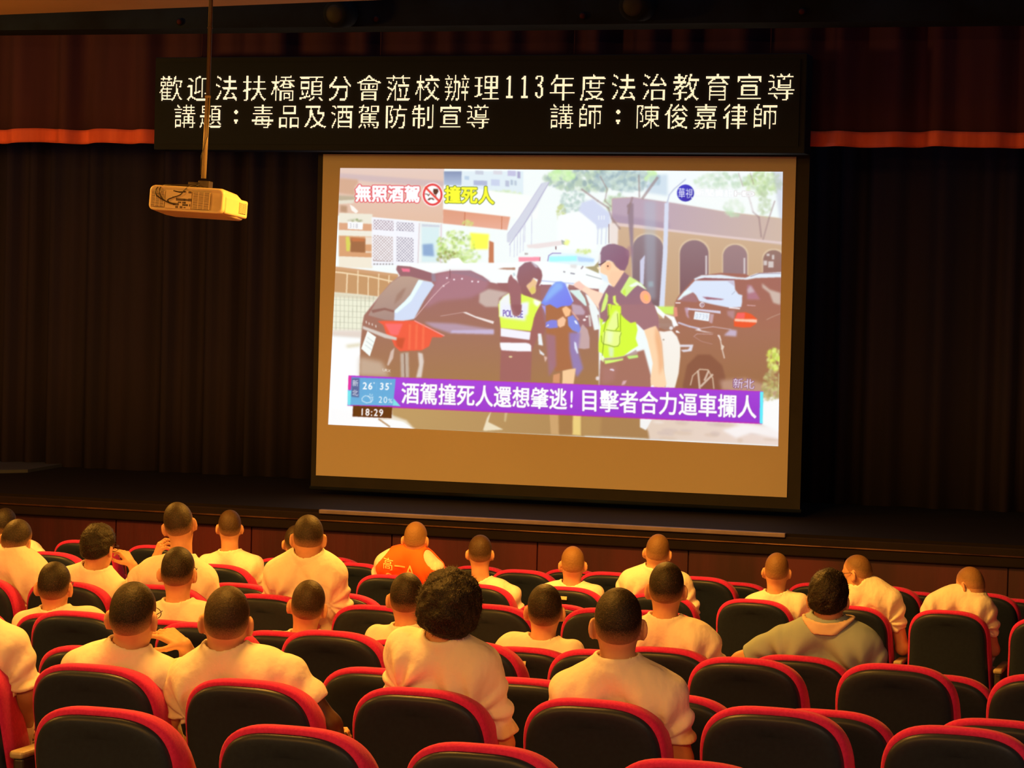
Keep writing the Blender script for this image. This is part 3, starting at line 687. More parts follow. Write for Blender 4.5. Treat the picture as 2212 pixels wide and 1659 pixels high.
    poly(b_([(700,1090),(840,920),(930,1010),(900,1120),(890,1210),(820,1260),(740,1180)]), (236,196,150), 1, 1); poly(b_([(760,1170),(850,1080),(900,1170),(880,1230),(810,1245)]), (226,206,112), 1, 1.2)
    poly(b_([(520,900),(560,720),(680,620),(800,600),(930,680),(1010,780),(1030,880),(1000,1010),(930,1130),(900,1090),(940,960),(850,920),(800,1000),(700,1080),(800,1240),(810,1310),(650,1260),(560,1100)]), (148,108,122), 1, .8, grad=((150,96,96), (1120,570), (1150,640)))
    poly(b_([(800,610),(860,625),(960,720),(900,720)]), (222,222,236), .8, 1.5)
    poly(b_([(340,1010),(360,920),(405,850),(450,930),(520,980),(600,1100),(605,1300),(600,1500),(560,1620),(520,1700),(440,1659),(400,1520),(385,1300),(345,1120)]), (158,106,112), 1, .8); poly(c_([(420,-20),(620,-20),(610,130),(560,210),(500,150),(450,60)]), (150,96,102), 1, 1); poly(b_([(440,830),(470,815),(500,880),(450,890)]), (200,220,226))
    # person under the blue jacket
    poly(c_([(1090,-20),(1600,-20),(1620,500),(1620,1250),(1300,1320),(1130,1000)]), (172,112,76), 1, 1.2)
    poly(c_([(1650,700),(1720,560),(1830,370),(1930,480),(1968,640),(1968,850),(1860,868),(1740,850)]), (198,168,168), 1, 1)
    poly(c_([(1100,560),(1290,600),(1305,1200),(1160,1420),(1120,900)]), (164,118,140), .8, 2.5); poly(c_([(1560,540),(1790,540),(1740,900),(1840,1250),(1720,1430),(1630,1230),(1570,900)]), (150,130,190), .9, 2.5); poly(c_([(1660,720),(1700,740),(1745,950),(1720,960),(1670,850)]), (226,232,252), 1, .8)
    poly(b_([(1300,1005),(1400,995),(1490,1040),(1560,1190),(1650,1390),(1580,1480),(1420,1490),(1320,1530),(1180,1450),(1090,1480),(1000,1430),(1100,1260),(1180,1110)]), (126,152,242), 1, .8, grad=((120,130,240), (1190,615), (1225,660)))
    poly(b_([(1290,1020),(1420,1010),(1440,1120),(1300,1230),(1130,1380),(1050,1420),(1120,1250)]), (146,196,252), .7, 3); line(b_([(1500,1060),(1560,1200),(1640,1390)]), 2, (206,222,254), .9)
    poly(c_([(1010,-10),(1090,10),(1095,200),(1060,90)]), (166,160,236), 1, 1)
    poly(c_([(1420,60),(1500,10),(1600,90),(1570,200),(1490,230),(1440,130)]), (250,196,146), 1, .8); poly(c_([(1600,80),(1760,280),(1740,300),(1620,140)]), (236,180,160), 1, .8)
    poly(c_([(1090,430),(1100,330),(1200,285),(1320,290),(1340,440),(1180,455)]), (132,134,226), 1, .8); poly(c_([(1090,430),(1150,370),(1160,400)]), (236,226,240)); poly(c_([(1530,230),(1640,190),(1740,320),(1795,460),(1760,545),(1620,490),(1545,400)]), (130,144,228), 1, 1); poly(c_([(1660,300),(1700,300),(1740,380),(1690,360)]), (236,244,254))
    poly(c_([(1325,290),(1440,215),(1500,280),(1470,400),(1380,440),(1335,400)]), (246,196,158), 1, .8)
    poly(c_([(1430,1300),(1560,1270),(1695,1250),(1650,1560),(1425,1560)]), (246,204,156), 1, .8); poly(c_([(1245,1380),(1380,1345),(1372,1545),(1235,1540)]), (216,152,110), 1, 1)
    poly(D_([(25,820),(105,825),(110,1025),(40,1020)]), (206,164,112), 1, 1.2); poly(D_([(225,850),(300,855),(300,1030),(222,1022)]), (236,206,126), 1, 1.2); poly(D_([(105,850),(225,850),(222,1020),(110,1020)]), (166,120,72), .8, 2)
    # black car at the right
    poly(g_([(150,800),(200,700),(480,380),(620,300),(1000,250),(1450,270),(1560,330),(1700,250),(2110,235),(2110,1700),(2110,2100),(1100,2100),(150,1500)]), (164,108,96), 1, 1, grad=((170,116,84), (1560,620), (1560,800)))
    poly(D_([(800,-200),(2000,-200),(2000,700),(900,640)]), (166,114,96), .0)
    poly(D_([(940,100),(1150,110),(1990,130),(1990,720),(1100,640),(940,600)]), (166,114,92), 1, 2, grad=((160,112,76), (1500,710), (1500,840)))
    poly(g_([(500,360),(640,295),(1000,285),(1300,330),(1450,340),(1650,262),(2110,235),(2110,330),(1640,345),(1480,375),(1300,365),(700,342),(520,385)]), (226,236,246), 1, .8); line(g_([(1540,320),(1700,262),(2110,262)]), 1.6, (150,130,150), .8); poly(g_([(540,370),(700,345),(1260,370),(1240,392),(700,372)]), (150,100,110), 1, .7)
    poly(g_([(195,750),(330,590),(520,390),(1240,390),(1260,560),(1320,640),(1390,660),(1385,800),(1370,880),(1150,890),(1000,860),(800,820),(600,770),(540,660),(485,610),(380,660),(260,740)]), (218,230,250), 1, .9); poly(g_([(200,750),(330,590),(400,560),(480,610),(330,690)]), (232,250,250), .9, 1.5)
    poly(g_([(1110,400),(1240,395),(1250,500)]), (196,186,206), .8, 1); line(g_([(1200,650),(1260,590)]), 1.4, (180,186,200))
    poly(g_([(655,690),(760,695),(1065,735),(1000,748),(740,738)]), (160,104,118), 1, .8); poly(g_([(300,690),(480,610),(580,760),(560,790),(250,770)]), (166,120,126), .85, 1.5)
    ell(g_([(650,838)])[0], 5.4, 5.8, (234,226,234), 1, .5); ell(g_([(655,840)])[0], 3.6, 4, (150,104,110), 1, .4)
    for q in ((630,860,650,838), (672,862,650,838), (650,805,650,838)): line(g_([(q[0],q[1]),(q[2],q[3])]), 1.1, (226,216,226))
    poly(g_([(330,890),(420,890),(390,1000),(420,1100),(370,1050)]), (206,176,206), .8, 1.5); poly(g_([(385,895),(990,950),(995,1000),(640,955),(390,930)]), (214,206,224), 1, .7); poly(g_([(520,958),(795,990),(775,1142),(495,1102)]), (236,243,251), 1, .7)
    text('0739', g_([(530,985),(770,1010),(760,1115),(520,1085)]), (196,206,220), bold=.2); poly(g_([(800,1000),(870,1010),(840,1180),(780,1160)]), (206,176,186), .8, 1)
    for x in range(1160, 1340, 22): ell(g_([(x,890+(x-1160)*.1)])[0], 1.5, 1.8, (250,244,250), .9, .4)
    poly(g_([(1110,950),(1250,940),(1240,1110),(1120,1030)]), (190,150,160), .7, 2)
    poly(g_([(1300,985),(1450,975),(1560,1010),(1665,1100),(1640,1190),(1540,1250),(1400,1255),(1240,1235),(1240,1110)]), (238,92,52), 1, .9); poly(g_([(1300,985),(1440,985),(1430,1090),(1270,1090)]), (246,104,104), .9, 1.2); poly(g_([(1250,1092),(1430,1100),(1660,1105),(1660,1165),(1440,1150),(1250,1140)]), (250,206,180), .95, 1)
    poly(g_([(160,790),(260,790),(250,815),(160,810)]), (246,232,232)); poly(g_([(130,880),(190,880),(205,1050),(140,1060)]), (236,150,130), .9, 1.2)
    line(g_([(215,1165),(420,1235),(600,1275)]), 4, (206,196,216), .9); line(g_([(600,1275),(850,1240),(1180,1290)]), 2.4, (200,170,170), .8); poly(g_([(520,1300),(600,1270),(640,1310),(880,1360),(700,1340)]), (246,240,250), .9, 1.2); poly(g_([(1050,1400),(1170,1290),(1290,1310),(1280,1420)]), (204,190,220), .85, 2)
    poly(g_([(1480,470),(1560,480),(1720,740),(1480,740)]), (180,124,140), .9, 2); poly(g_([(1480,560),(1540,480),(1620,600),(1500,630)]), (206,190,196), .8, 2); poly(g_([(1750,440),(1900,560),(2095,620),(2090,840),(1960,800),(1890,620),(1760,520)]), (212,196,184), .85, 2); line(g_([(1480,845),(1630,855)]), 1.6, (220,176,180)); line(g_([(1840,1110),(1940,1060),(2090,1000)]), 2, (190,150,130), .8)
    line(g_([(500,1420),(560,1370),(850,1380)]), 1.6, (206,166,166), .8); line(g_([(500,1420),(640,1510),(840,1560)]), 1.4, (196,150,146), .7); poly(g_([(930,1390),(970,1390),(1010,1500),(980,1480)]), (240,226,226)); poly(g_([(1010,1560),(1060,1600),(1040,1659),(1000,1659)]), (226,206,186))
    poly(D_([(1140,255),(1255,255),(1240,310),(1170,318),(1145,300),(1210,295),(1225,275),(1140,275)]), (226,220,230), 1, .8); line(D_([(1480,180),(1500,290),(1520,370)]), 3, (226,206,190), .8)
    poly(D_([(1165,600),(1200,430),(1290,340),(1400,340),(1500,430),(1530,540),(1480,680),(1165,650)]), (142,92,70), 1, 2); 
    for P in ([(1230,600),(1250,520),(1310,465),(1380,470),(1420,540),(1430,630)],): line(D_(P), 3, (206,176,150), .9)
    for q in ((1295,480,1310,630), (1420,510,1320,610), (1385,480,1350,560)): line(D_([(q[0],q[1]),(q[2],q[3])]), 4.5, (216,190,170), .9)
    # pavement and plants at the lower right
    poly(D_([(1480,560),(1700,540),(1990,640),(1990,740),(1500,640)]), (196,156,136), .8, 4)
    poly(D_([(640,870),(1100,890),(2000,940),(2000,1120),(860,1060),(800,960)]), (228,206,188), 1, 2, grad=((236,216,206), (1420,920), (1660,940)))
    for s in range(26):
        r2 = random.Random(100+s); x, y = r2.uniform(900, 1960), r2.uniform(900, 1090)
        ell(D_([(x,y)])[0], r2.uniform(6, 22), r2.uniform(2, 5), r2.choice([(250,244,240),(214,188,166),(206,184,176)]), .5, 2, .06)
    poly(D_([(1500,985),(1700,930),(2000,960),(2000,1060),(1750,1010),(1620,1050)]), (250,244,243), .9, 3); poly(D_([(1845,650),(2000,720),(2000,1000),(1840,940)]), (250,249,248), 1, 2.5)
    leaves(D_([(1945,380)])[0], 16, 26, 130, [(222,238,96),(196,220,90),(236,244,150)], 21, (2, 5)); leaves(D_([(1930,600)])[0], 22, 32, 170, [(196,186,110),(170,164,100),(206,206,140),(190,160,110)], 22, (2, 5)); leaves(D_([(1860,690)])[0], 14, 14, 50, [(166,150,96),(190,176,120)], 23, (2, 4))
    poly(D_([(470,850),(810,880),(870,1000),(880,1060),(300,1030),(300,860)]), (172,130,84), 1, 2); poly(D_([(300,860),(470,870),(460,1030),(300,1030)]), (186,146,92), .8, 3); poly(D_([(800,870),(910,880),(850,985),(800,960)]), (244,242,240), 1, 1)
    # policeman
    poly(e_([(1590,505),(1700,520),(1850,495),(1960,620),(2022,790),(2025,1000),(1990,1350),(1915,1640),(1730,1640),(1690,1250),(1650,750)]), (247,242,235), 1, .9, grad=((244,238,226), (1450,720), (1450,830))); ell(e_([(1690,680)])[0], 2.2, 2, (190,176,160))
    poly(e_([(1500,-10),(1560,20),(1720,170),(1900,225),(1985,400),(1880,425),(1850,300),(1720,195),(1700,265),(1540,120)]), (249,252,253), 1, .8); poly(e_([(1715,195),(1840,300),(1895,440),(1860,500),(1700,480),(1590,420),(1600,250),(1700,270)]), (166,130,116), .95, 1); ell(e_([(1840,450)])[0], 4, 4, (230,226,226)); poly(e_([(1930,500),(1970,500),(2025,550),(1940,540)]), (246,240,240))
    poly(d_([(-60,1010),(0,1010),(250,1150),(510,1240),(450,1400),(400,1545),(300,1420),(170,1250),(0,1130),(-80,1100)]), (253,218,194), 1, .9); poly(b_([(1640,1060),(1760,980),(1800,1020),(1880,1100),(1800,1180),(1700,1110)]), (250,206,190), 1, .9)
    poly(d_([(600,1060),(700,1110),(900,800),(1010,890),(1150,1000),(1360,1170),(1450,1380),(1560,1640),(1600,1800),(1600,2000),(1300,1960),(1140,1800),(430,1800),(400,1450),(500,1230)]), (150,112,130), 1, .9, grad=((166,116,118), (1370,620), (1370,720)))
    poly(e_([(840,-20),(1500,-20),(1600,250),(1560,400),(1480,440),(1300,490),(1140,330),(1030,350),(860,200)]), (164,118,124), 1, .9)
    poly(e_([(430,1090),(900,1000),(1300,880),(1440,1400),(1460,1700),(400,1700)]), (168,116,100), 1, 1.5); poly(e_([(460,1240),(760,1200),(700,1500),(480,1560)]), (178,126,120), .6, 4)
    poly(d_([(1010,890),(1150,970),(1250,1040),(1365,1170),(1180,1060),(1080,1150),(940,1305),(900,1260),(850,1230),(830,1195)]), (214,244,140), 1, .8); poly(d_([(1000,1080),(1150,1000),(1250,1050),(1350,1160),(1180,1070),(1060,1110)]), (240,252,240), .95, 1.2)
    poly(d_([(545,1215),(585,1270),(580,1380),(520,1560),(440,1620),(470,1450)]), (216,244,130), 1, .8); poly(d_([(680,1290),(735,1270),(745,1400),(815,1470),(760,1485),(690,1420)]), (224,248,110), 1, .8); poly(d_([(870,1190),(930,1130),(940,1250),(890,1270)]), (206,240,90), 1, .8)
    poly(e_([(575,-30),(650,-30),(640,180),(585,215),(575,100)]), (214,248,76), 1, .8)
    poly(e_([(660,-20),(840,10),(845,180),(920,260),(1035,350),(1135,325),(1172,480),(1135,660),(1185,800),(1040,890),(900,1000),(700,1040),(510,1045),(470,960),(395,920),(395,760),(420,600),(440,400),(520,340),(600,260)]), (214,250,66), 1, .9)
    poly(e_([(410,240),(490,290),(450,420),(430,400)]), (206,244,80), 1, .8)
    poly(e_([(545,480),(600,340),(670,180),(740,90),(800,150),(780,440),(720,485),(620,495)]), (236,252,160), .9, 2); poly(e_([(490,545),(540,500),(845,520),(815,780),(740,820),(600,800),(470,750)]), (236,252,150), .9, 1.5); poly(e_([(590,820),(700,830),(690,1030),(610,1020)]), (222,240,214), .8, 2); poly(e_([(560,500),(690,520),(660,760),(560,740)]), (236,250,214), .7, 3)
    for P in ([(545,480),(650,500),(840,515)], [(830,160),(830,500)], [(770,160),(790,420),(740,490)], [(455,600),(460,720),(490,765),(600,790),(700,820),(780,810),(815,760),(820,620),(850,540)], [(520,520),(480,900),(470,1000)], [(590,0),(600,200),(540,340),(500,520)]): line(e_(P), 1.5, (120,146,44), .85, .5)
    poly(e_([(510,1085),(700,1075),(885,1045),(885,1085),(700,1130),(525,1165)]), (214,248,120), 1, .8); poly(e_([(510,1050),(890,1030),(880,1060),(520,1090)]), (176,150,140), .9, .8); poly(e_([(950,1000),(1140,880),(1180,960),(1000,1020)]), (186,160,156), .9, 1); poly(e_([(955,1010),(1175,980),(1188,1035),(1000,1065)]), (196,238,130), 1, .8); poly(e_([(412,950),(440,980),(500,1080),(495,1135),(440,1070)]), (236,250,190), 1, .8)
    poly(d_([(430,650),(530,590),(640,580),(760,720),(910,790),(800,950),(700,1105),(590,1000),(560,880),(430,830)]), (252,212,174), 1, .9); poly(d_([(640,800),(900,790),(800,960),(700,1100),(600,1000)]), (254,206,170), .9, 2)
    poly(d_([(390,650),(430,430),(470,320),(600,250),(720,250),(880,300),(1000,380),(1010,480),(985,640),(920,780),(830,770),(740,690),(690,610),(600,570),(540,585),(470,640),(430,700)]), (144,114,136), 1, .9, grad=((140,100,124), (1310,540), (1340,570))); ell(d_([(1010,400)])[0], 7, 12, (160,120,140), .5, 2); poly(d_([(390,470),(440,450),(440,640),(400,680)]), (236,240,236), .9, 1)
    ell(d_([(590,690)])[0], 6, 9, (250,196,156), 1, 1); ell(d_([(580,690)])[0], 1.6, 2, (90,60,56)); line(d_([(395,660),(460,645),(540,590)]), 1.8, (90,66,70)); poly(d_([(360,700),(420,720),(415,780),(380,750)]), (250,226,190))
    poly(d_([(405,800),(480,850),(565,890),(600,1050),(560,1010),(470,960)]), (226,242,252), 1, 1.5)
    ell(d_([(1330,1310)])[0], 11.5, 14.5, (252,176,142), 1, .7, -.35); ell(d_([(1345,1315)])[0], 5, 8, (246,190,110), .8, 1.2, -.35)
    poly(e_([(1300,490),(1420,440),(1535,405),(1590,520),(1650,750),(1690,1250),(1750,1560),(1700,1640),(1440,1640),(1430,1450),(1450,1330),(1475,1150),(1430,950),(1370,700)]), (252,214,174), 1, .9); poly(e_([(1530,410),(1590,520),(1650,750),(1680,1200),(1610,1400),(1580,1000),(1520,650)]), (238,176,128), .8, 3)
    poly(e_([(1440,1600),(1480,1580),(1520,1640),(1440,1640)]), (250,240,244))
    ell(e_([(375,1450)])[0], 4, 4.5, (236,226,226), .9, .8); poly(e_([(850,1590),(880,1500),(960,1490),(920,1570)]), (222,180,190), .9, 1); ell(e_([(655,1275)])[0], 4, 2, (236,220,236), .9, .7); ell(e_([(690,1290)])[0], 2.4, 1.8, (236,220,236), .9, .7)
    # overlaid captions
    text('無照酒駕', h_([(166,178),(1032,192),(1032,414),(166,404)]), (252,253,255), (222,60,76), 1.5, 1.5)
    o = h_([(1195,310)])[0]
    ell(o, 23.5, 26, (252,252,252)); ell(o, 21.5, 24, (226,60,66)); ell(o, 17.3, 19.6, (252,252,252))
    poly(h_([(1205,235),(1265,235),(1272,270),(1245,310),(1215,305),(1202,270)]), (86,52,44), 1, .4); line(h_([(1235,310),(1240,350)]), 1.4, (86,52,44))
    poly(h_([(1125,378),(1150,355),(1195,352),(1222,378),(1205,382),(1175,365),(1150,385)]), (90,60,54), 1, .4); line(h_([(1095,300),(1125,305),(1140,325),(1155,300)]), 1.6, (86,56,50))
    line(h_([(1100,212),(1290,405)]), 4.2, (232,70,62))
    text('撞死人', h_([(1352,196),(2010,204),(2015,440),(1352,420)]), (248,250,60), (56,84,24), 1.2, 1.6)
    o = B_([(1188,383)])[0]
    ell(o, 18.4, 18.4, (58,62,200), grad=((40,44,170), (1468,405), (1494,430)), n=40); text('華視', B_([(1124,336),(1252,345),(1252,432),(1124,426)]), (250,250,255), bold=.25)
    text('新聞資訊', B_([(1268,345),(1600,352),(1600,420),(1268,412)]), (252,254,255), (226,234,240), .6, .5); text('HD', B_([(1605,362),(1775,368),(1775,412),(1605,408)]), (252,254,255), (190,176,180), .6, .5)
    text('新北', D_([(1590,540),(1778,545),(1775,636),(1590,628)]), (252,246,253), (120,60,110), .9, .4)
    bn = [(753.4, 811.2), (1648, 845.5), (1646.5, 915.5), (751, 876)]
    poly(bn, (168,70,218), 1, .5, grad=((160,62,206), (1200,830), (1200,885)))
    line([(753.4, 812), (1648, 846.3)], 1.6, (190,50,190), .8); line([(751, 875.3), (1646, 914.8)], 2.2, (196,36,160), .8)
    poly(C_([(300,533),(690,548),(668,775),(300,770)]), (98,168,216), 1, .6, grad=((104,176,220), (800,815), (800,876))); poly(C_([(316,540),(382,542),(376,705),(312,698)]), (88,104,152), 1, .8)
    poly(C_([(288,521),(313,524),(308,640),(284,640)]), (226,30,156), 1, .5); poly(C_([(280,640),(310,650),(304,772),(280,772)]), (116,228,238), 1, .6); poly(C_([(672,712),(732,780),(664,775)]), (126,224,230), 1, .6)
    poly(C_([(326,775),(660,788),(655,883),(322,868)]), (104,52,22), 1, .6); poly(D_([(1824,655),(1852,658),(1846,930),(1820,926)]), (104,236,250), 1, .6)
    text('新', C_([(320,553),(374,556),(372,614),(318,611)]), (252,252,253), bold=.2); text('北', C_([(318,636),(372,639),(370,694),(316,691)]), (252,252,253), bold=.2)
    text('26', C_([(405,572),(500,576),(496,638),(402,634)]), (252,252,253), bold=.45); text('35', C_([(550,576),(642,580),(638,642),(547,638)]), (252,252,253), bold=.45)
    for x, y in ((506,582),(650,588)): ell(C_([(x,y)])[0], 1.5, 1.5, (250,250,252)); 
    line(C_([(530,580),(526,645)]), .9, (130,186,230)); text('20', C_([(540,692),(625,696),(622,754),(538,750)]), (252,252,253), bold=.2); text('%', C_([(628,712),(664,714),(662,754),(626,752)]), (252,252,253), bold=.1)
    line(C_([(405,735),(402,715),(415,700),(432,690),(455,695),(470,705),(490,705),(495,725),(480,745),(440,752),(405,735)]), 1.2, (250,250,252)); 
    for q in ((470,672,472,690), (492,678,484,692), (500,700,490,704), (455,690,478,722), (478,722,478,750)): line(C_([(q[0],q[1]),(q[2],q[3])]), 1.1, (250,250,252))
    text('18:29', C_([(383,795),(590,803),(587,866),(381,858)]), (253,253,253), bold=.6)
    text('酒駕撞死人還想肇逃', C_([(738,572),(2158,630),(2152,812),(736,758)]), (253,253,254), (120,40,150), .5, 1.1); text('!', D_([(200,640),(236,641),(232,792),(196,790)]), (253,253,254), bold=1.1)
    text('目擊者合力逼車攔人', D_([(285,628),(1800,688),(1795,888),(284,822)]), (253,253,254), (120,40,150), .5, 1.1)
paint()
pic = blur(cv, 1).reshape(PH, SS, PW, SS, 3).mean((1, 3))

# ------------------------------------------------------------------ the roll-down screen
YS = 20.9
sx0, sx1 = -0.4075*YS, -0.2084*YS
sz1, sz0 = 0.0615*YS+CAMZ, -0.0719*YS+CAMZ
scr = empty('projection_screen', ((sx0+sx1)/2, YS, sz0), 'roll-down screen showing a bright street news picture with a purple caption', 'projection screen')
mb = MB(); mb.box((sx0, YS-0.004, sz0), (sx1, YS+0.004, sz1)); under(mb.build('screen_cloth', M['screen_cloth']), scr)
mb = MB(); mb.box((sx0-0.05, YS+0.006, sz0-0.11), (sx1+0.11, YS+0.014, sz1+0.06)); under(mb.build('black_border', M['black_cloth']), scr)
mb = MB(); mb.tube([(sx0-0.06, YS+0.015, sz0-0.11), (sx1+0.12, YS+0.015, sz0-0.11)], 0.018, 12); under(mb.build('bottom_bar', M['black']), scr)
mb = MB(); mb.box((sx0-0.1, YS-0.03, sz1+0.07), (sx1+0.14, YS+0.1, sz1+0.2), 0.02); under(mb.build('roller_case', M['black']), scr)
NU, NV = 940, 560
cs = [at(735, 363, YS-0.006), at(1691, 371, YS-0.006), at(1681, 964, YS-0.006), at(709, 917, YS-0.006)]
uu, vv = np.meshgrid(np.linspace(0, 1, NU+1), np.linspace(0, 1, NV+1))
uu = uu[..., None]; vv = vv[..., None]
P3 = (cs[0]*(1-uu)+cs[1]*uu)*(1-vv)+(cs[3]*(1-uu)+cs[2]*uu)*vv
q = P3-EYE; w = q@_d
ix = np.clip(W/2+F*(q@RIGHT)/w-PX0-.5, 0, PW-1.001); iy = np.clip(H/2-F*(q@UP)/w-PY0-.5, 0, PH-1.001)
i0 = ix.astype(int); j0 = iy.astype(int); fx = (ix-i0)[..., None]; fy = (iy-j0)[..., None]
colr = (pic[j0, i0]*(1-fx)+pic[j0, i0+1]*fx)*(1-fy)+(pic[j0+1, i0]*(1-fx)+pic[j0+1, i0+1]*fx)*fy
lin = s2l(255*np.clip(colr/255, 0, 1))
AMB0, AMB1 = np.array((0.03, 0.012, 0.003)), np.array((0.12, 0.045, 0.008))
lin = np.maximum(lin-(AMB0*(1-vv)+AMB1*vv), 0.0)*1.03
idx = np.arange((NU+1)*(NV+1)).reshape(NV+1, NU+1)
quads = np.stack([idx[1:, :-1], idx[1:, 1:], idx[:-1, 1:], idx[:-1, :-1]], -1).reshape(-1, 4)
me = pydata('projected_picture', P3.reshape(-1, 3)-np.array(scr.location), quads)
ca_ = me.color_attributes.new('light', 'FLOAT_COLOR', 'POINT')
ca_.data.foreach_set('color', np.concatenate([lin.reshape(-1, 3), np.ones((lin.size//3, 1))], 1).astype(np.float32).ravel())
mp_ = mat('projected_light', (0.17, 0.16, 0.15), 0.85, spec=0.1)  # shade put into the base: darker than the cloth, so room light adds less
nt = mp_.node_tree; at_ = nt.nodes.new('ShaderNodeAttribute'); at_.attribute_name = 'light'
nt.links.new(at_.outputs['Color'], nt.nodes['Principled BSDF'].inputs['Emission Color'])
nt.nodes['Principled BSDF'].inputs['Emission Strength'].default_value = 1.0
po = link('projected_picture', me, mp_, scr)
# ------------------------------------------------------------------ ceiling projector
YP = 14.0
pc = at(427, 437, YP)
prj = empty('ceiling_projector', (pc[0], pc[1], pc[2]), 'cream ceiling projector hanging from a pole, its vented rear and cable ports towards the seats', 'projector')
PT = Matrix.Rotation(math.radians(2.0), 4, 'Z')@Matrix.Rotation(math.radians(-3), 4, 'X')@Matrix.Rotation(math.radians(2.6), 4, 'Y')
def pbuild(mb, name, m, parent=prj): 
    mb.v = [tuple(PT@Vector(q)) for q in mb.v] if parent is prj else [tuple(PT@Vector(q)) for q in mb.v]
    return mb.build(name, m, parent)
w2, hh = 0.232, 0.072     # half width, half height of the rear
# housing: lofted rounded rectangles from the rear (y=-.17) to the front (y=.2), right shoulder lower, belly tapering
def rrect(x0, x1, z0, z1, r, n=6):
    o = []
    for cx, cz, a0 in ((x1-r, z1-r, 0), (x0+r, z1-r, 90), (x0+r, z0+r, 180), (x1-r, z0+r, 270)):
        for k in range(n+1):
            a = math.radians(a0+90*k/n); o.append((cx+r*math.cos(a), cz+r*math.sin(a)))
    return o
mb = MB(); rings = []
for y, ins, zt, zb_ in ((-0.168, 0.016, 0.0, 0.0), (-0.178, 0.008, 0, 0), (-0.172, 0.0, 0, 0), (-0.15, -0.004, 0, 0.004), (0.05, -0.006, -0.012, -0.006), (0.16, 0.0, -0.035, -0.012), (0.2, 0.02, -0.045, -0.004)):
    rings.append([(x, y, z) for x, z in rrect(-w2+ins, w2-ins, -hh+ins+zb_, hh-ins+zt, 0.03)])
n = len(rings[0]); v = [p for r_ in rings for p in r_]; f = []
for i in range(len(rings)-1):
    for k in range(n):
        k2 = (k+1) % n; f.append((i*n+k, i*n+k2, (i+1)*n+k2, (i+1)*n+k))
f.append(tuple(range(n))); f.append(tuple((len(rings)-1)*n+k for k in range(n)))
mb.add(v, f, True); hs = pbuild(mb, 'housing', M['proj_body'])
# right-hand wedge of the housing, sloping down to the lamp cover
mb = MB(); mb.box((w2-0.03, -0.15, -hh+0.004), (w2+0.012, 0.19, hh-0.035), 0.012); pbuild(mb, 'lamp_cover', M['proj_body'])
yb = -0.178
def vent(name, x0, x1, z0, z1, ns, side=False):
    b = MB()
    if side: b.box((w2+0.010, x0, z0), (w2+0.0145, x1, z1))
    else: b.box((x0, yb-0.0015, z0), (x1, yb+0.004, z1))
    o = pbuild(b, 'vent', M['proj_dark'])
    b = MB()
    for k in range(ns):
        z = z0+(k+0.5)*(z1-z0)/ns; t = (z1-z0)/ns*0.28
        if side: b.box((w2+0.0135, x0, z-t), (w2+0.018, x1, z+t))
        else: b.box((x0, yb-0.006, z-t), (x1, yb-0.0005, z+t))
    for fr in (0.0, 0.33, 0.66, 1.0):
        x = x0+(x1-x0)*fr
        if side: b.box((w2+0.0135, x-.0012, z0), (w2+0.0185, x+.0012, z1))
        else: b.box((x-0.0016, yb-0.0066, z0), (x+0.0016, yb-0.0005, z1))
    pbuild(b, 'grille', M['proj_body'], o)
vent('vent', -0.217, -0.135, -0.052, 0.040, 15)
vent('vent', 0.045, 0.150, -0.054, 0.046, 17)
vent('vent', 0.05, 0.15, -0.045, 0.018, 12, True)
mb = MB(); mb.box((-0.128, yb-0.003, -0.058), (0.036, yb+0.006, 0.050), 0.002); pb = pbuild(mb, 'port_panel', M['proj_body'])
for x, z, a, b in ((0.025, 0.042, .010, .006), (-0.03, -0.004, .030, .007), (0.006, -0.004, .018, .006), (0.028, -0.003, .010, .008), (-0.036, -0.020, .010, .004), (-0.012, -0.021, .007, .005), (-0.002, -0.021, .005, .005), (-0.012, -0.034, .005, .005), (0.0, -0.034, .005, .005), (0.012, -0.034, .005, .005), (0.029, -0.034, .002, .007), (-0.052, -0.048, .008, .006), (-0.024, -0.048, .008, .006), (-0.002, -0.049, .006, .003), (-0.058, -0.032, .018, .007), (-0.08, 0.008, .002, .004), (-0.056, 0.002, .002, .004)):
    b_m = MB(); b_m.box((x-a, yb-0.006, z-b), (x+a, yb-0.001, z+b), 0.0008); pbuild(b_m, 'port', M['proj_port'] if a > .005 else M['proj_dark'], pb)
mb = MB(); mb.lathe([(0, .016), (.012, .016), (.014, .009)], (w2-0.035, 0.06, hh-0.042), (0, 0, 1), 18); pbuild(mb, 'focus_knob', M['proj_body'])
mb = MB(); mb.lathe([(0, .034), (.03, .034), (.034, .026)], (-0.06, 0.195, 0.0), (0, 1, 0), 24); pbuild(mb, 'lens', M['lens'])
pA = at(440, 378, YP)-pc; qx = pA[0]
mb = MB(); mb.box((qx-0.07, -0.06, hh-0.006), (qx+0.10, 0.08, hh+0.012), 0.003); mb.box((qx-0.03, -0.03, hh+0.01), (qx+0.04, 0.03, hh+0.055), 0.004); mb.box((qx-0.10, -0.012, hh+0.02), (qx, 0.012, hh+0.045), 0.003)
pbuild(mb, 'mount_bracket', M['mount'])
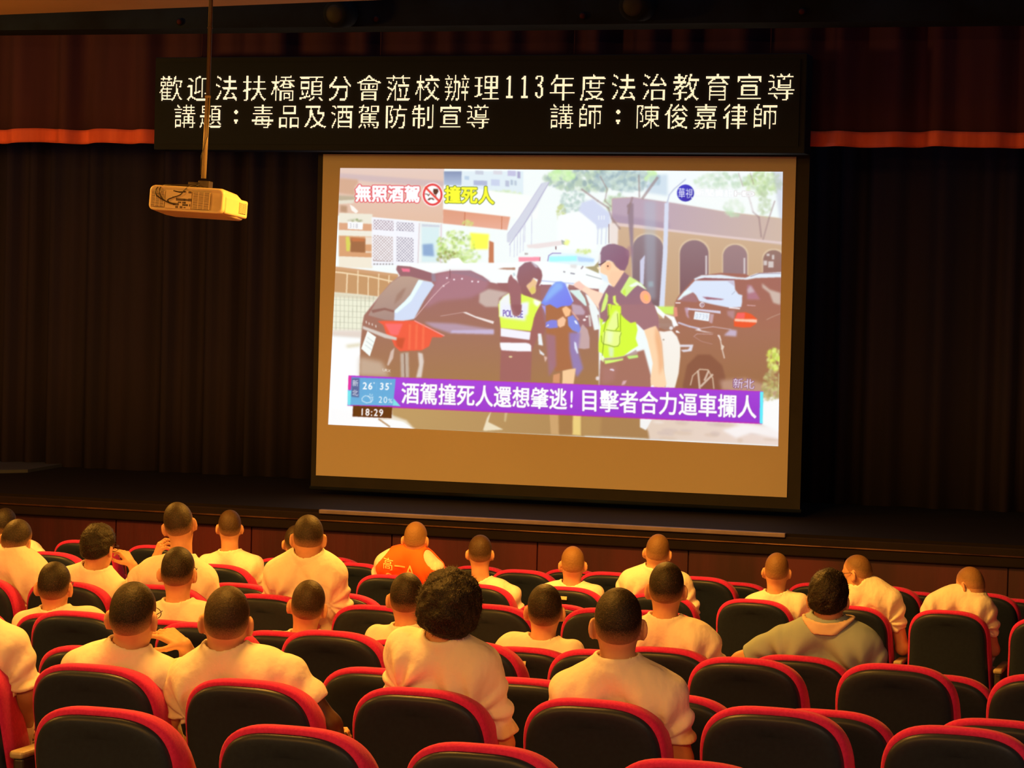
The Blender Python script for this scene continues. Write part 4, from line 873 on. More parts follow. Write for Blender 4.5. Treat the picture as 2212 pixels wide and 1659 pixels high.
for pts in ([(-0.06, yb-0.004, -0.032), (-0.09, yb-0.02, -0.03), (-0.135, yb-0.03, -0.006), (-0.162, yb-0.02, 0.04), (-0.158, -0.15, 0.078), (-0.10, -0.09, 0.084), (-0.03, -0.05, 0.095), (qx-.02, -0.03, 0.115)],
            [(-0.07, yb-0.004, -0.030), (-0.12, yb-0.022, -0.018), (-0.176, yb-0.022, 0.012), (-0.186, yb-0.01, 0.05), (-0.17, -0.14, 0.078), (-0.11, -0.08, 0.09), (-0.02, -0.03, 0.10), (qx, -0.02, 0.12)],
            [(-0.10, yb-0.004, -0.026), (-0.104, yb-0.02, -0.010), (-0.07, yb-0.02, 0.006), (-0.03, yb-0.02, 0.022), (-0.01, yb-0.02, 0.045), (0.005, -0.14, 0.085), (qx-.02, -0.05, 0.10)],
            [(-0.08, yb-0.004, 0.046), (-0.04, yb-0.012, 0.040), (0.0, yb-0.01, 0.044)],
            [(-0.17, -0.12, 0.078), (-0.1, -0.11, 0.086), (-0.04, -0.09, 0.082), (0.0, -0.05, 0.09), (0.02, -0.02, 0.11)]):
    P = [Vector(p) for p in pts]; S = []
    for i in range(len(P)-1):
        p0, p1, p2, p3 = P[max(i-1, 0)], P[i], P[i+1], P[min(i+2, len(P)-1)]
        for t in np.linspace(0, 1, 7)[:-1]:
            S.append(0.5*((2*p1)+(p2-p0)*t+(2*p0-5*p1+4*p2-p3)*t*t+(3*p1-p0-3*p2+p3)*t**3))
    S.append(P[-1]); b = MB(); b.tube(S, 0.0032, 8); pbuild(b, 'cable', M['cable'])
# pole in two telescoping lengths, leaning a little as in the hall
pB = at(449, 212, YP)-pc; pC = at(457.5, -60, YP)-pc
pB2 = pB+(pC-pB)*0.02
mb = MB(); mb.tube([tuple(pA+np.array((0, 0, -0.02))), tuple(pB)], 0.0148, 14); mb.tube([tuple(pB), tuple(pB2)], 0.0175, 14); mb.build('lower_pole', M['pole'], prj)
zc_ = (zl+sl*(pc[0]-XL))+0.35*(18.9-YP)/24.9-pc[2]
kt = (zc_-pB[2])/(pC[2]-pB[2])
mb = MB(); mb.tube([tuple(pB), tuple(pB+(pC-pB)*kt)], 0.0125, 14)
pD = pB+(pC-pB)*0.555
mb.tube([tuple(pD), tuple(pD+np.array((0, 0, .006)))], 0.0165, 14); mb.build('upper_pole', M['pole_dark'], prj)
b = MB(); P = [pA+np.array((-0.012, -0.018, 0.0)), pA+(pB-pA)*.25+np.array((-0.012, -0.02, 0)), pA+(pB-pA)*.5+np.array((0.016, -0.014, 0)), pB+np.array((0.012, -0.016, 0))]
b.tube([tuple(p) for p in P], 0.0026, 8); b.build('pole_cable', M['cable'], prj)

# ------------------------------------------------------------------ seats
SW = 0.52
def outline(inset, drop=0.0, top=0.98, bot=0.36):
    """closed outline of the seat back in (x, s): s is the height along the back; a broad superellipse arch over straight sides"""
    hw_t, hw_b = SW/2-0.010-inset, SW/2+0.006-inset
    t = top-inset-drop; b = bot+inset; hgt = 0.225-inset*0.4
    pts = []
    N = 30
    for k in range(N+1):
        a = math.pi*k/N; c, s_ = math.cos(a), math.sin(a); e = 2/3.15
        pts.append((hw_t*math.copysign(abs(c)**e, c), t-hgt+hgt*abs(s_)**e))
    rb = 0.05
    for k in range(5):
        a = math.pi+math.pi/2*k/4; pts.append((-hw_b+rb+rb*math.cos(a), b+rb+rb*math.sin(a)))
    for k in range(5):
        a = 1.5*math.pi+math.pi/2*k/4; pts.append((hw_b-rb+rb*math.cos(a), b+rb+rb*math.sin(a)))
    return pts
RECL = 0.235
def loft(layers, name):
    """layers: (inset, depth); the back leans so that lower points sit further forward"""
    v = []; f = []
    rings = [outline(l[0], l[2] if len(l) > 2 else 0.0) for l in layers]; n = len(rings[0])
    for (ins, dep, *_x), r_ in zip(layers, rings):
        for x, s in r_:
            bow = 0.05*(x/(SW/2))**2*0.5
            dp = dep+max(dep-0.03, 0.0)*1.7*min((0.98-s)/0.3, 1.0)
            v.append((x, dp+(0.98-s)*RECL+bow, 0.98-(0.98-s)*0.985))
    for i in range(len(layers)-1):
        for k in range(n):
            k2 = (k+1) % n; f.append((i*n+k, (i+1)*n+k, (i+1)*n+k2, i*n+k2))
    # end caps as strips between the two sides
    def capstrip(o, flip):
        # pair points left/right by order: walk from the top middle downwards on both sides
        mid = 15; L = [o+(mid+i) % n for i in range(0, n//2+1)]; R_ = [o+(mid-i) % n for i in range(0, n//2+1)]
        for i in range(len(L)-1):
            q = [L[i], L[i+1], R_[i+1], R_[i]]; q2 = []
            for z in q:
                if z not in q2: q2.append(z)
            if len(q2) >= 3: f.append(tuple(q2[::-1] if flip else q2))
    capstrip(0, False); capstrip((len(layers)-1)*n, True)
    me = pydata(name, v, f, True)
    bm = bmesh.new(); bm.from_mesh(me); bmesh.ops.recalc_face_normals(bm, faces=bm.faces); bm.to_mesh(me); bm.free()
    return me
shell_me = loft([(0.085, -0.002, .009), (0.050, -0.004, .009), (0.032, -0.003, .009), (0.022, 0.002, .009), (0.015, 0.010, .009), (0.012, 0.020, .009), (0.012, 0.032, .009)], 'backrest_shell')
cush_me = loft([(0.014, 0.019, .008), (0.006, 0.021, .003), (0.0015, 0.029), (0.0, 0.044), (0.001, 0.072), (0.006, 0.094), (0.02, 0.108), (0.045, 0.116), (0.09, 0.120)], 'backrest_cushion')
shell_me.materials.append(M['shell']); cush_me.materials.append(M['fabric'])
b = MB(); b.box((-SW/2+0.055, 0.315, 0.40), (SW/2-0.055, 0.40, 0.72), 0.03); fold_me = b.mesh('seat_cushion'); fold_me.materials.append(M['fabric'])
b = MB(); b.box((-SW/2+0.03, 0.18, 0.39), (SW/2-0.03, 0.64, 0.48), 0.03); down_me = b.mesh('seat_cushion'); down_me.materials.append(M['fabric'])
PITCH_X = 0.616
b = MB(); b.box((-0.022, 0.10, -0.03), (0.022, 0.46, 0.615), 0.012); arm_me = b.mesh('armrest'); arm_me.materials.append(M['arm'])
b = MB(); b.box((-0.028, 0.08, 0.612), (0.028, 0.50, 0.642), 0.012); pad_me = b.mesh('arm_pad'); pad_me.materials.append(M['pad'])
b = MB(); b.box((-0.026, 0.0, -0.0045), (0.026, 0.004, 0.0055), 0.0008); b.v = [(x, y, z*2.2) for x, y, z in b.v]; plate_me = b.mesh('number_plate'); plate_me.materials.append(M['plate'])
def make_seat(X, Y, zfloor, down, last=False, plate=False):
    t = empty('auditorium_seat', (X, Y, zfloor))
    link('backrest_cushion', cush_me, None, t)
    link('backrest_shell', shell_me, None, t)
    link('seat_cushion', down_me if down else fold_me, None, t)
    for sx in ((-1, 1) if last else (-1,)):
        a = link('armrest', arm_me, None, t, (sx*PITCH_X/2, 0, 0)); link('arm_pad', pad_me, None, a)
    if plate:
        p = link('number_plate', plate_me, None, t, (-0.005, 0.004, 0.91)); p.rotation_euler.x = -math.atan(RECL)
    return t
# each entry: row, left edge in the photo, height at which it was read, top edge in the photo (None: follow the floor)
SEATS = [
 ('a', 65, 1600, 1530, 'nearest row, leftmost of its four', 0), ('a', 468, 1640, 1570, 'nearest row, second from the left', 0), ('a', 874, 1658, 1609, 'nearest row, third from the left', 0), ('a', 1322, 1690, 1645, 'nearest row, just a sliver of red at the bottom edge', 0),
 ('b', -270, 1500, 1402, 'behind the person cut off by the left frame edge', 1), ('b', 62, 1520, 1436, 'behind the person resting the chin on a tattooed arm', 1), ('b', 395, 1540, 1469, 'behind the person with the bottle', 1), ('b', 760, 1560, 1488, 'behind the person leaning to the right', 1), ('b', 1133, 1585, 1512, 'behind the upright person nearest the camera', 1), ('b', 1519, 1600, 1530, 'second nearest row, first empty one right of the people', 0), ('b', 1914, 1640, 1572, 'second nearest row, at the bottom right corner', 0),
 ('c', 76, 1430, 1397, 'third row, left of the person with the tattooed arm', 0), ('c', 378, 1440, 1419, 'third row, glimpsed between the tattooed arm and its neighbour', 0), ('c', 690, 1470, 1444, 'third row, left of the person leaning to the right', 0), ('c', 1008, 1500, 1466, 'third row, between the leaning and the nearest upright person', 0), ('c', 1318, 1520, 1500, 'third row, right of the nearest upright person', 0), ('c', 1655, 1540, 1535, 'third row, right part showing beyond the second row', 0), ('c', 2020, 1560, 1556, 'third row, at the right frame edge', 0),
 ('d', -210, 1370, 1303, 'fourth row, red rim just inside the left frame edge', 0), ('d', 61, 1370, 1321, 'fourth row, leftmost one seen whole', 0), ('d', 330, 1385, 1346, 'fourth row, mostly hidden by two nearer heads at left', 0), ('d', 604, 1400, 1363, 'fourth row, between the bottle holder and the leaning person', 0), ('d', 893, 1420, 1385, 'fourth row, right rim beside the leaning person', 0), ('d', 1185, 1450, 1405, 'fourth row, left part beside the nearest upright person', 0), ('d', 1490, 1480, 1422, 'fourth row, below the left arm of the polo shirt', 0), ('d', 1813, 1500, 1436, 'fourth row, below the right shoulder of the polo shirt', 0), ('d', 2142, 1520, 1460, 'fourth row, at the right frame edge', 0),
 ('e', -220, 1340, 1300, 'fifth row, red rim at the left frame edge', 0), ('e', 25, 1350, 1326, 'fifth row, leftmost occupied one', 1), ('e', 262, 1350, 1340, 'fifth row, second occupied one from the left', 1), ('e', 500, 1380, 1364, 'fifth row, third occupied one from the left', 1), ('e', 765, 1400, 1384, 'fifth row, under the person hidden by the leaning one', 1), ('e', 1030, 1420, 1399, 'fifth row, with a number plate on its back', 1), ('e', 1322, 1450, 1399, 'fifth row, behind the person left of the polo shirt', 1), ('e', 1612, 1480, 1417, 'fifth row, behind the polo shirt', 1), ('e', 1915, 1510, 1458, 'fifth row, right of the polo shirt', 0),
 ('f', -150, 1310, 1243, 'sixth row, behind the person leaning forward at left', 1), ('f', 52, 1310, 1256, 'sixth row, behind the person touching their glasses', 1), ('f', 256, 1310, 1264, 'sixth row, behind the person holding their neck', 1), ('f', 480, 1330, 1284, 'sixth row, behind the hunched back', 1), ('f', 714, 1380, 1308, 'sixth row, empty, beside the hunched person\'s elbow', 0), ('f', 958, 1380, 1306, 'sixth row, empty, right of the leaning person\'s head', 0), ('f', 1213, 1370, 1315, 'sixth row, empty, left of the nearest upright person', 0),
 ('g', 428, 1300, 1260, 'seventh row, top showing left of the hunched back', 0), ('g', 645, 1310, 1281, 'seventh row, rim right of the hunched back', 0), ('g', 1108, 1340, 1305, 'seventh row, rims beside the tipped-back head', 0), ('g', 1325, 1350, 1320, 'seventh row, rims beside a neck left of the polo', 0),
 ('h', 40, 1200, 1192, 'eighth row, at the far left frame edge', 1), ('h', 398, 1240, 1219, 'behind the upright person second left of the orange vest', 1), ('h', 588, 1260, 1237, 'behind the person hidden beyond the hunched back', 1), ('h', 768, 1290, 1242, 'behind the orange vest', 1), ('h', 955, 1290, 1262, 'behind the first person right of the orange vest', 1), ('h', 1148, 1300, 1268, 'behind the second person right of the orange vest', 1), ('h', 1345, 1330, 1283, 'behind the third person right of the orange vest', 1), ('h', 1549, 1400, 1295, 'behind the loose-necked tee, left of the polo shirt', 1), ('h', 1756, 1410, 1309, 'behind the person in glasses turned left', 1), ('h', 1967, 1420, 1319, 'behind the person bowing the head, full back visible', 1), ('h', 2185, 1430, 1336, 'eighth row, cut by the right frame edge', 0),
 ('i', -46, 1175, 1159, 'ninth row, tip at the left frame edge', 0), ('i', 112, 1200, 1167, 'ninth row, left of the person touching their glasses', 0), ('i', 268, 1200, 1178, 'ninth row, between the two raised hands', 0), ('i', 545, 1230, 1206, 'ninth row, left of the hunched back', 0), ('i', 698, 1240, 1216, 'ninth row, left of the orange vest', 0), ('i', 858, 1250, 1221, 'ninth row, rim right of the orange vest', 0), ('i', 1058, 1260, 1231, 'ninth row, right of the first person past the vest', 0), ('i', 1247, 1270, 1236, 'ninth row, left of the square shoulders', 0), ('i', 1440, 1300, 1246, 'ninth row, right of the square shoulders', 0), ('i', 1836, 1330, 1266, 'ninth row, rim right of the person turned left', 0), ('i', 2045, 1340, 1281, 'ninth row, right of the bowed head', 0),
 ('j', 650, 1230, 1203, 'front row, rim right of the hunched back', 0), ('j', 968, 1240, 1223, 'front row, rim right of the person beside the vest', 0), ('j', 1168, 1250, 1230, 'front row, rims on both sides of the low-sunk person', 0), ('j', 1522, 1290, 1258, 'front row, left of the loose-necked tee', 0), ('j', 1700, 1300, 1260, 'front row, between the loose-necked tee and the polo', 0), ('j', 1905, 1310, 1278, 'front row, left of the bowed head', 0), ('j', 2112, 1320, 1293, 'front row, at the right frame edge', 0),
]
SEAT_POS = []
for row, lx, ly, ty, words, occ in SEATS:
    Y = RY[row]; X = at(lx, ly, Y)[0]+SW/2-0.045
    tx = topx((X, Y, RTOP[row]))[0]
    zt = at(tx, ty, Y+0.03)[2]
    zf = zt-SEAT_H
    t = make_seat(X, Y, zf, bool(occ), False, words.endswith('number plate on its back') or words == 'behind the second person right of the orange vest')
    lab = ('red-rimmed black seat ' if words.startswith('behind') or words.startswith('in front') else 'red-rimmed black seat, ')+words
    tag(t, lab, 'seat', 'auditorium seats')
    SEAT_POS.append((row, X, Y, zf))
# ------------------------------------------------------------------ people: signed-distance bodies turned into meshes
def n3(a): a = np.asarray(a, float); return a/np.linalg.norm(a)
def capsule(p, a, b, ra, rb):
    pa = p-a; ba = b-a; h = np.clip((pa@ba)/max(ba@ba, 1e-9), 0, 1)
    return np.linalg.norm(pa-h[:, None]*ba, axis=1)-(ra+(rb-ra)*h)
def ellipsoid(p, c, r, R=None):
    q = p-c
    if R is not None: q = q@R
    r = np.asarray(r, float)
    k0 = np.linalg.norm(q/r, axis=1); k1 = np.linalg.norm(q/(r*r), axis=1)
    return k0*(k0-1)/np.maximum(k1, 1e-9)
def smin(a, b, k):
    h = np.clip(0.5+0.5*(b-a)/k, 0, 1)
    return b+(a-b)*h-k*h*(1-h)
def smax(a, b, k): return -smin(-a, -b, k)
def rbox(p, c, half, r, R=None):
    q = p-c
    if R is not None: q = q@R
    q = np.abs(q)-(np.asarray(half)-r)
    return np.linalg.norm(np.maximum(q, 0), axis=1)+np.minimum(q.max(1), 0)-r
def sdf_mesh(fn, lo, hi, h, slack=0.035):
    """sparse evaluation, then naive surface nets: returns vertices and quads"""
    lo = np.asarray(lo, float); hi = np.asarray(hi, float)
    Bk = 6
    nb = np.maximum(np.ceil((hi-lo)/(h*Bk)).astype(int), 1); N = nb*Bk
    ax = [lo[i]+(np.arange(nb[i])+.5)*Bk*h for i in range(3)]
    C = np.stack(np.meshgrid(*ax, indexing='ij'), -1).reshape(-1, 3)
    d = fn(C)
    act = np.abs(d) < (h*Bk*0.9+slack)
    G = np.repeat(np.repeat(np.repeat(np.where(d > 0, 1.0, -1.0).reshape(nb), Bk, 0), Bk, 1), Bk, 2)
    ids = np.argwhere(act.reshape(nb))
    off = np.stack(np.meshgrid(*[np.arange(Bk)]*3, indexing='ij'), -1).reshape(-1, 3)
    I = (ids[:, None, :]*Bk+off[None]).reshape(-1, 3)
    P = lo+(I+.5)*h
    val = np.concatenate([fn(P[s:s+200000]) for s in range(0, len(P), 200000)]) if len(P) else np.zeros(0)
    G[I[:, 0], I[:, 1], I[:, 2]] = val
    G = np.pad(G, 1, constant_values=1.0)
    S = G < 0
    n = np.array(G.shape)
    c8 = [S[i:n[0]-1+i, j:n[1]-1+j, k:n[2]-1+k] for i in (0, 1) for j in (0, 1) for k in (0, 1)]
    cnt = np.sum(c8, axis=0)
    cell = (cnt > 0) & (cnt < 8)
    L = np.argwhere(cell)
    vid = -np.ones(cell.shape, np.int64); vid[L[:, 0], L[:, 1], L[:, 2]] = np.arange(len(L))
    acc = np.zeros((len(L), 3)); num = np.zeros(len(L))
    corner = [(i, j, k) for i in (0, 1) for j in (0, 1) for k in (0, 1)]
    for a in corner:
        for axis in range(3):
            if a[axis]: continue
            b = list(a); b[axis] = 1
            ga = G[L[:, 0]+a[0], L[:, 1]+a[1], L[:, 2]+a[2]]; gb = G[L[:, 0]+b[0], L[:, 1]+b[1], L[:, 2]+b[2]]
            m = (ga < 0) != (gb < 0)
            t = np.where(m, ga/np.where(m, ga-gb, 1), 0)
            p = np.tile(np.asarray(a, float), (len(L), 1)); p[:, axis] = t
            acc += p*m[:, None]; num += m
    V = lo+(L-1+acc/num[:, None]+.5)*h
    F_ = []
    for axis in range(3):
        u, v = (axis+1) % 3, (axis+2) % 3
        sl0 = [slice(1, -1)]*3; sl0[axis] = slice(0, -1); sl1 = [slice(1, -1)]*3; sl1[axis] = slice(1, None)
        A, Bb = S[tuple(sl0)], S[tuple(sl1)]
        for flip in (False, True):
            e = np.argwhere((A & ~Bb) if not flip else (~A & Bb))
            if not len(e): continue
            base = e+1; base[:, axis] -= 1
            def at_(du, dv):
                q = base.copy(); q[:, u] -= du; q[:, v] -= dv
                return vid[q[:, 0], q[:, 1], q[:, 2]]
            q = np.stack([at_(1, 1), at_(0, 1), at_(0, 0), at_(1, 0)], 1)
            if flip: q = q[:, ::-1]
            F_.append(q)
    Fq = np.concatenate(F_) if F_ else np.zeros((0, 4), int)
    Fq = Fq[(Fq >= 0).all(1)]
    return V, Fq

SKIN_B = (0.64, 0.35, 0.22)
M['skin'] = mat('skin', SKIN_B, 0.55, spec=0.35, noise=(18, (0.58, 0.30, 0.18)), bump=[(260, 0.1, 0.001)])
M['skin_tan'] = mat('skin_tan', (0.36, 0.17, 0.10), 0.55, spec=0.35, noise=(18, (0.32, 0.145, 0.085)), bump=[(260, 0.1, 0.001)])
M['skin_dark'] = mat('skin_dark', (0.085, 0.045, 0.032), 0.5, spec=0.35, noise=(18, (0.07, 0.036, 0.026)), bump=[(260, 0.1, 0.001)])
M['tee'] = mat('white_tee', (0.80, 0.76, 0.72), 0.9, spec=0.15, noise=(6, (0.77, 0.73, 0.69)), bump=[(7, 0.8, 0.03, (1, 1, 0.5)), (20, 0.4, 0.010), (700, 0.12, 0.0006)])
M['polo'] = mat('blue_grey_polo', (0.33, 0.42, 0.46), 0.85, spec=0.15, noise=(6, (0.30, 0.39, 0.43)), bump=[(6, 0.5, 0.02, (1, 1, 0.5)), (600, 0.15, 0.0008)])
M['cream'] = mat('cream_collar', (0.72, 0.56, 0.46), 0.85, spec=0.15, noise=(30, (0.68, 0.52, 0.42)))
M['vest'] = mat('orange_vest', (0.95, 0.155, 0.03), 0.7, spec=0.2, noise=(8, (0.9, 0.14, 0.025)), bump=[(8, 0.4, 0.012), (500, 0.12, 0.0006)])
M['vest_print'] = mat('vest_print', (0.98, 0.86, 0.40), 0.7, noise=(40, (0.95, 0.82, 0.36)))
M['trousers'] = mat('pale_trousers', (0.62, 0.56, 0.48), 0.9, noise=(8, (0.58, 0.52, 0.44)), bump=[(12, 0.4, 0.01)])
M['shoe'] = mat('dark_shoe', (0.03, 0.03, 0.035), 0.5, noise=(20, (0.04, 0.04, 0.045)))
M['frame'] = mat('glasses_frame', (0.02, 0.016, 0.016), 0.3, noise=(30, (0.03, 0.024, 0.024)))
M['eye'] = mat('eye', (0.06, 0.045, 0.04), 0.15, noise=(60, (0.08, 0.06, 0.05)))
M['tattoo'] = mat('tattoo_ink', (0.10, 0.065, 0.05), 0.6, noise=(60, (0.20, 0.12, 0.08)))
SK_A = {'skin': (0.50, 0.26, 0.15), 'skin_tan': (0.30, 0.14, 0.085), 'skin_dark': (0.085, 0.045, 0.032)}
_hm = {}
def hair_mat(col, skin, bump):
    k = (col, skin, bump)
    if k not in _hm:
        _hm[k] = mat('hair', col, 0.55, spec=0.3, attr='fade', mix=SK_A[skin], bump=[(420, 0.5, 0.002), (90, bump, 0.006)])
    return _hm[k]
BUZZ = (0.0095, 0.0075, 0.0065); BROWN = (0.050, 0.028, 0.015); SHAVED = (0.24, 0.13, 0.055); BLACK = (0.0035, 0.0034, 0.0034); CROP = (0.024, 0.0165, 0.011)

def rot(yaw, pitch, roll):
    """head frame columns: x right, y forward, z up.  yaw>0 turns to the right, pitch>0 looks up, roll>0 tips to the right"""
    return np.array(Matrix.Rotation(-yaw, 3, 'Z')@Matrix.Rotation(pitch, 3, 'X')@Matrix.Rotation(roll, 3, 'Y'))
def hand_caps(Wp, fwd, nrm, side, curl, spread=1.0, s=1.0):
    """palm, four unequal fingers and a thumb; fwd: wrist to knuckles, nrm: out of the back of the hand, side: +1 thumb on +x"""
    f = n3(fwd); n = n3(np.asarray(nrm)-f*(np.asarray(nrm)@f)); x = np.cross(f, n)*side
    caps = []
    W_ = np.asarray(Wp, float)
    for k, (ox, ln) in enumerate(((0.030, .090), (0.010, .096), (-0.011, .091), (-0.030, .082))):
        caps.append((W_+f*.012+x*ox*.55, W_+f*ln+x*ox, .0135*s, .0105*s))
        kn = W_+f*ln+x*ox; lens = [(.042, .027, .021), (.046, .030, .022), (.042, .028, .021), (.033, .021, .018)][k]
        a = curl*(0.75+.12*k); d = f; p = kn
        for j, L in enumerate(lens):
            d = n3(f*math.cos(a)-n*math.sin(a)+x*(ox*2.2*spread))
            q = p+d*L*s; caps.append((p, q, (.0092-.0009*j)*s, (.0084-.0009*j)*s)); p = q; a += curl*(.85 if j == 0 else .6)
    t0 = W_+f*.022+x*.022; t1 = t0+(f*.55+x*.62-n*.35)*.042; t2 = t1+(f*.78+x*.25-n*.5)*.034; t3 = t2+(f*.85-n*.45)*.025
    caps += [(t0, t1, .0145*s, .0115*s), (t1, t2, .0108*s, .0098*s), (t2, t3, .0096*s, .008*s)]
    return caps
PEOPLE = []
def person(label, Y, zf, neck, SL, SR, crown, yaw=0, pitch=0, roll=0, hs=1.0, hair='buzz', hcol=BUZZ, skin='skin', h=0.0075,
           EL=None, ER=None, WL=None, WR=None, handL=None, handR=None, dneck=0.18, dcrown=0.03, dS=0.215, wide=1.0, shirt='tee', glasses=False,
           vest=False, lean=0.0, tats=False, sleeve=0.62, dresY=(0, 0), folds_=0.0115, armskin=None, neckw=1.0, low=0.0, hips=None):
    """every joint is given by where it shows in the photo and how far forward of its seat back it sits"""
    r = random.Random(len(label)*131+sum(map(ord, label)) % 9999)
    Np = at(*neck, Y+dneck); L = at(*SL, Y+dS+dresY[0]); Rr = at(*SR, Y+dS+dresY[1])
    Cr = at(*crown, Y+dneck+dcrown)
    yaw = yaw-math.degrees(math.atan2(-Cr[0], Cr[1]))       # 0 = looking straight away from the camera, at the screen
    R = rot(math.radians(yaw), math.radians(pitch), math.radians(roll))
    Hc = Cr-R[:, 2]*(0.103+{'thick': .012, 'bushy': .024}.get(hair, 0))*hs
    Pv = np.array([(hips if hips is not None else (Np[0]*.5+(L[0]+Rr[0])*.25)), Y+0.36, zf+0.53])
    root = empty('person', (Pv[0], Pv[1], zf)); O = np.array(root.location)
    # torso frame
    zt = n3(Np-Pv); xt = Rr-L; xt = n3(xt-zt*(xt@zt)); yt = np.cross(zt, xt)
    T = np.stack([xt, yt, zt], 1)
    tl = np.linalg.norm(Np-Pv); bw = np.linalg.norm(Rr-L)
    Ml = (L+Rr)/2
    lt = (L-Np)@T; rt = (Rr-Np)@T            # shoulder joints in the torso frame
    def arm(S, E, Wr, sd):
        if E is None: E_ = S+xt*sd*0.05+np.array((0, .09, -.27))
        else: E_ = at(E[0], E[1], Y+E[2])
        if Wr is None:
            W_ = E_+np.array((-sd*.07*1.0, .21, 0.0)); W_[2] = max(min(W_[2], zf+.72), zf+.66)
        else: W_ = at(Wr[0], Wr[1], Y+Wr[2])
        return E_, W_
    El, Wl = arm(L, EL, WL, -1); Er, Wr_ = arm(Rr, ER, WR, 1)
    hands = []
    for sd, E_, W_, spec in ((-1, El, Wl, handL), (1, Er, Wr_, handR)):
        if spec is None:
            fw = n3(np.array((-sd*.25, .9, -.12))); hands.append(hand_caps(W_, fw, (0, 0, 1), sd*-1, .35))
        else:
            hands.append(hand_caps(W_, spec[0], spec[1], spec[2], spec[3]))
    wr = wide
    def torso(p, off=0.0, cloth=False):
        q = (p-Np)@T
        q2 = q*np.array((1, 1/.62, 1))
        def c2(a, b, ra, rb): return capsule(q2, np.array(a)*np.array((1, 1/.62, 1)), np.array(b)*np.array((1, 1/.62, 1)), ra, rb)*.8
        yb_ = 0.035
        d = c2((0, yb_+.01, -.17), (0, yb_+.015, -tl*.70), .150*wr, .142*wr)
        d = smin(d, c2((0, yb_+.02, -tl*.72), (0, yb_+.01, -tl*1.02), .150*wr, .165*wr), .05)
        # shoulder girdle and trapezius
        for s_ in (lt, rt):
            a = np.array((s_[0]*.30, .02, -.055)); b_ = np.array((s_[0]*.90, s_[1]*.6+.005, s_[2]-.012))
            d = smin(d, capsule(q, a, b_, .072*wr, .058), .05)
            d = smin(d, capsule(q, np.array((s_[0]*.12, .012, -.012)), np.array((s_[0]*.72, s_[1]*.5, s_[2]*.72-.016)), .046*neckw, .046), .045)
            d = smin(d, capsule(q, np.array((s_[0]*.62, .0, -.10)), np.array((s_[0]*.45, .0, -.24)), .078*wr, .07*wr), .06)
        return d-off
    nk0 = Np-zt*.04+yt*.014; nk1 = Hc-R[:, 2]*.075*hs-R[:, 1]*.012*hs
    nr = .0565*neckw
    def head(p):
        q = ((p-Hc)@R)/hs
        d = ellipsoid(q, (0, -.004, .012), (.0735, .092, .091))
        d = smin(d, ellipsoid(q, (0, -.032, -.03), (.062, .058, .062)), .03)
        d = smin(d, ellipsoid(q, (0, .028, -.062), (.056, .062, .074)), .03)
        return d*hs
    def face(p, d):
        q = ((p-Hc)@R)/hs
        d = smin(d, capsule(q, np.array((0, .088, -.01)), np.array((0, .104, -.045)), .008, .0125)*hs, .012)
        d = smin(d, ellipsoid(q, (0, .072, -.122), (.024, .02, .016))*hs, .02)
        d = smin(d, ellipsoid(q, (0, .088, -.082), (.02, .009, .008))*hs, .006)
        d = smin(d, ellipsoid(q, (0, .084, .012), (.045, .012, .009))*hs, .012)
        for sx in (-1, 1):
            a = math.radians(34)*sx
            Re = np.array([[math.cos(a), -math.sin(a), 0], [math.sin(a), math.cos(a), 0], [0, 0, 1]])
            c = np.array((sx*.081, -.014, -.028))
            e = ellipsoid(q, c, (.0095, .024, .036), Re)
            e = smin(e, ellipsoid(q, np.array((sx*.072, .002, -.05)), (.007, .010, .014)), .01)
            e = smax(e, -ellipsoid(q, c+Re@np.array((sx*.009, .006, .002)), (.007, .011, .018)), .004)
            d = smin(d, e*hs, .006)
        return d
    def limbs(p, k=.02):
        d = None
        for S, E_, W_ in ((L, El, Wl), (Rr, Er, Wr_)):
            a = smin(capsule(p, S, E_, .046*(.5+.5*wr), .0405), capsule(p, E_, W_, .0425, .0265), .02)
            a = smin(a, capsule(p, E_+(W_-E_)*.12, E_+(W_-E_)*.45, .041, .036), .02)
            d = a if d is None else np.minimum(d, a)
        for hc in hands:
            dh = None
            for a, b_, ra, rb in hc:
                c = capsule(p, a, b_, ra, rb); dh = c if dh is None else smin(dh, c, .004)
            d = smin(d, dh, .012)
        return d
    def body(p):
        d = smin(torso(p, -.012), limbs(p), .02)
        hd = smin(face(p, head(p)), capsule(p, nk0, nk1, nr*1.06, nr), .028)
        return smin(d, hd, .035)
    pts = np.array([Np, L, Rr, El, Er, Wl, Wr_, Pv, Hc+R[:, 2]*.12, Hc+R[:, 1]*.12]+[c[1] for hc in hands for c in hc])
    lo = pts.min(0)-np.array((.16, .13, .08)); hi = pts.max(0)+np.array((.16, .13, .06)); lo[2] = max(lo[2], zf+.33)
    V, Fq = sdf_mesh(body, lo, hi, h)
    ms = [M[skin]]
    me = pydata('body', V-O, Fq, True)
    bo = link('body', me, M[skin], root)
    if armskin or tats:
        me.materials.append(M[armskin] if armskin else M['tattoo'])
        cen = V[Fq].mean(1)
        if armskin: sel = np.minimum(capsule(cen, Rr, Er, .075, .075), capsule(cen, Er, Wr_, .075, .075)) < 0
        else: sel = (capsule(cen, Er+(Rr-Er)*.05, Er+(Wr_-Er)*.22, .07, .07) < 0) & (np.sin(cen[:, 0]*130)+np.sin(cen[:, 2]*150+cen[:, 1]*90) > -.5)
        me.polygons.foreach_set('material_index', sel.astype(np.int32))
    # eyes
    for sx in (-1, 1):
        b = MB(); c = Hc+R@np.array((sx*.031, .0815, -.008))*hs
        b.lathe([(-.009, .004), (-.005, .009), (0, .0112), (.004, .009), (.0075, .003)], c-O, R[:, 1], 14); b.build('eye', M['eye'], root)
    # shirt
    slv = []
    for S, E_ in ((L, El), (Rr, Er)):
        d_ = n3(E_-S); slv.append((S, S+(E_-S)*sleeve, d_))
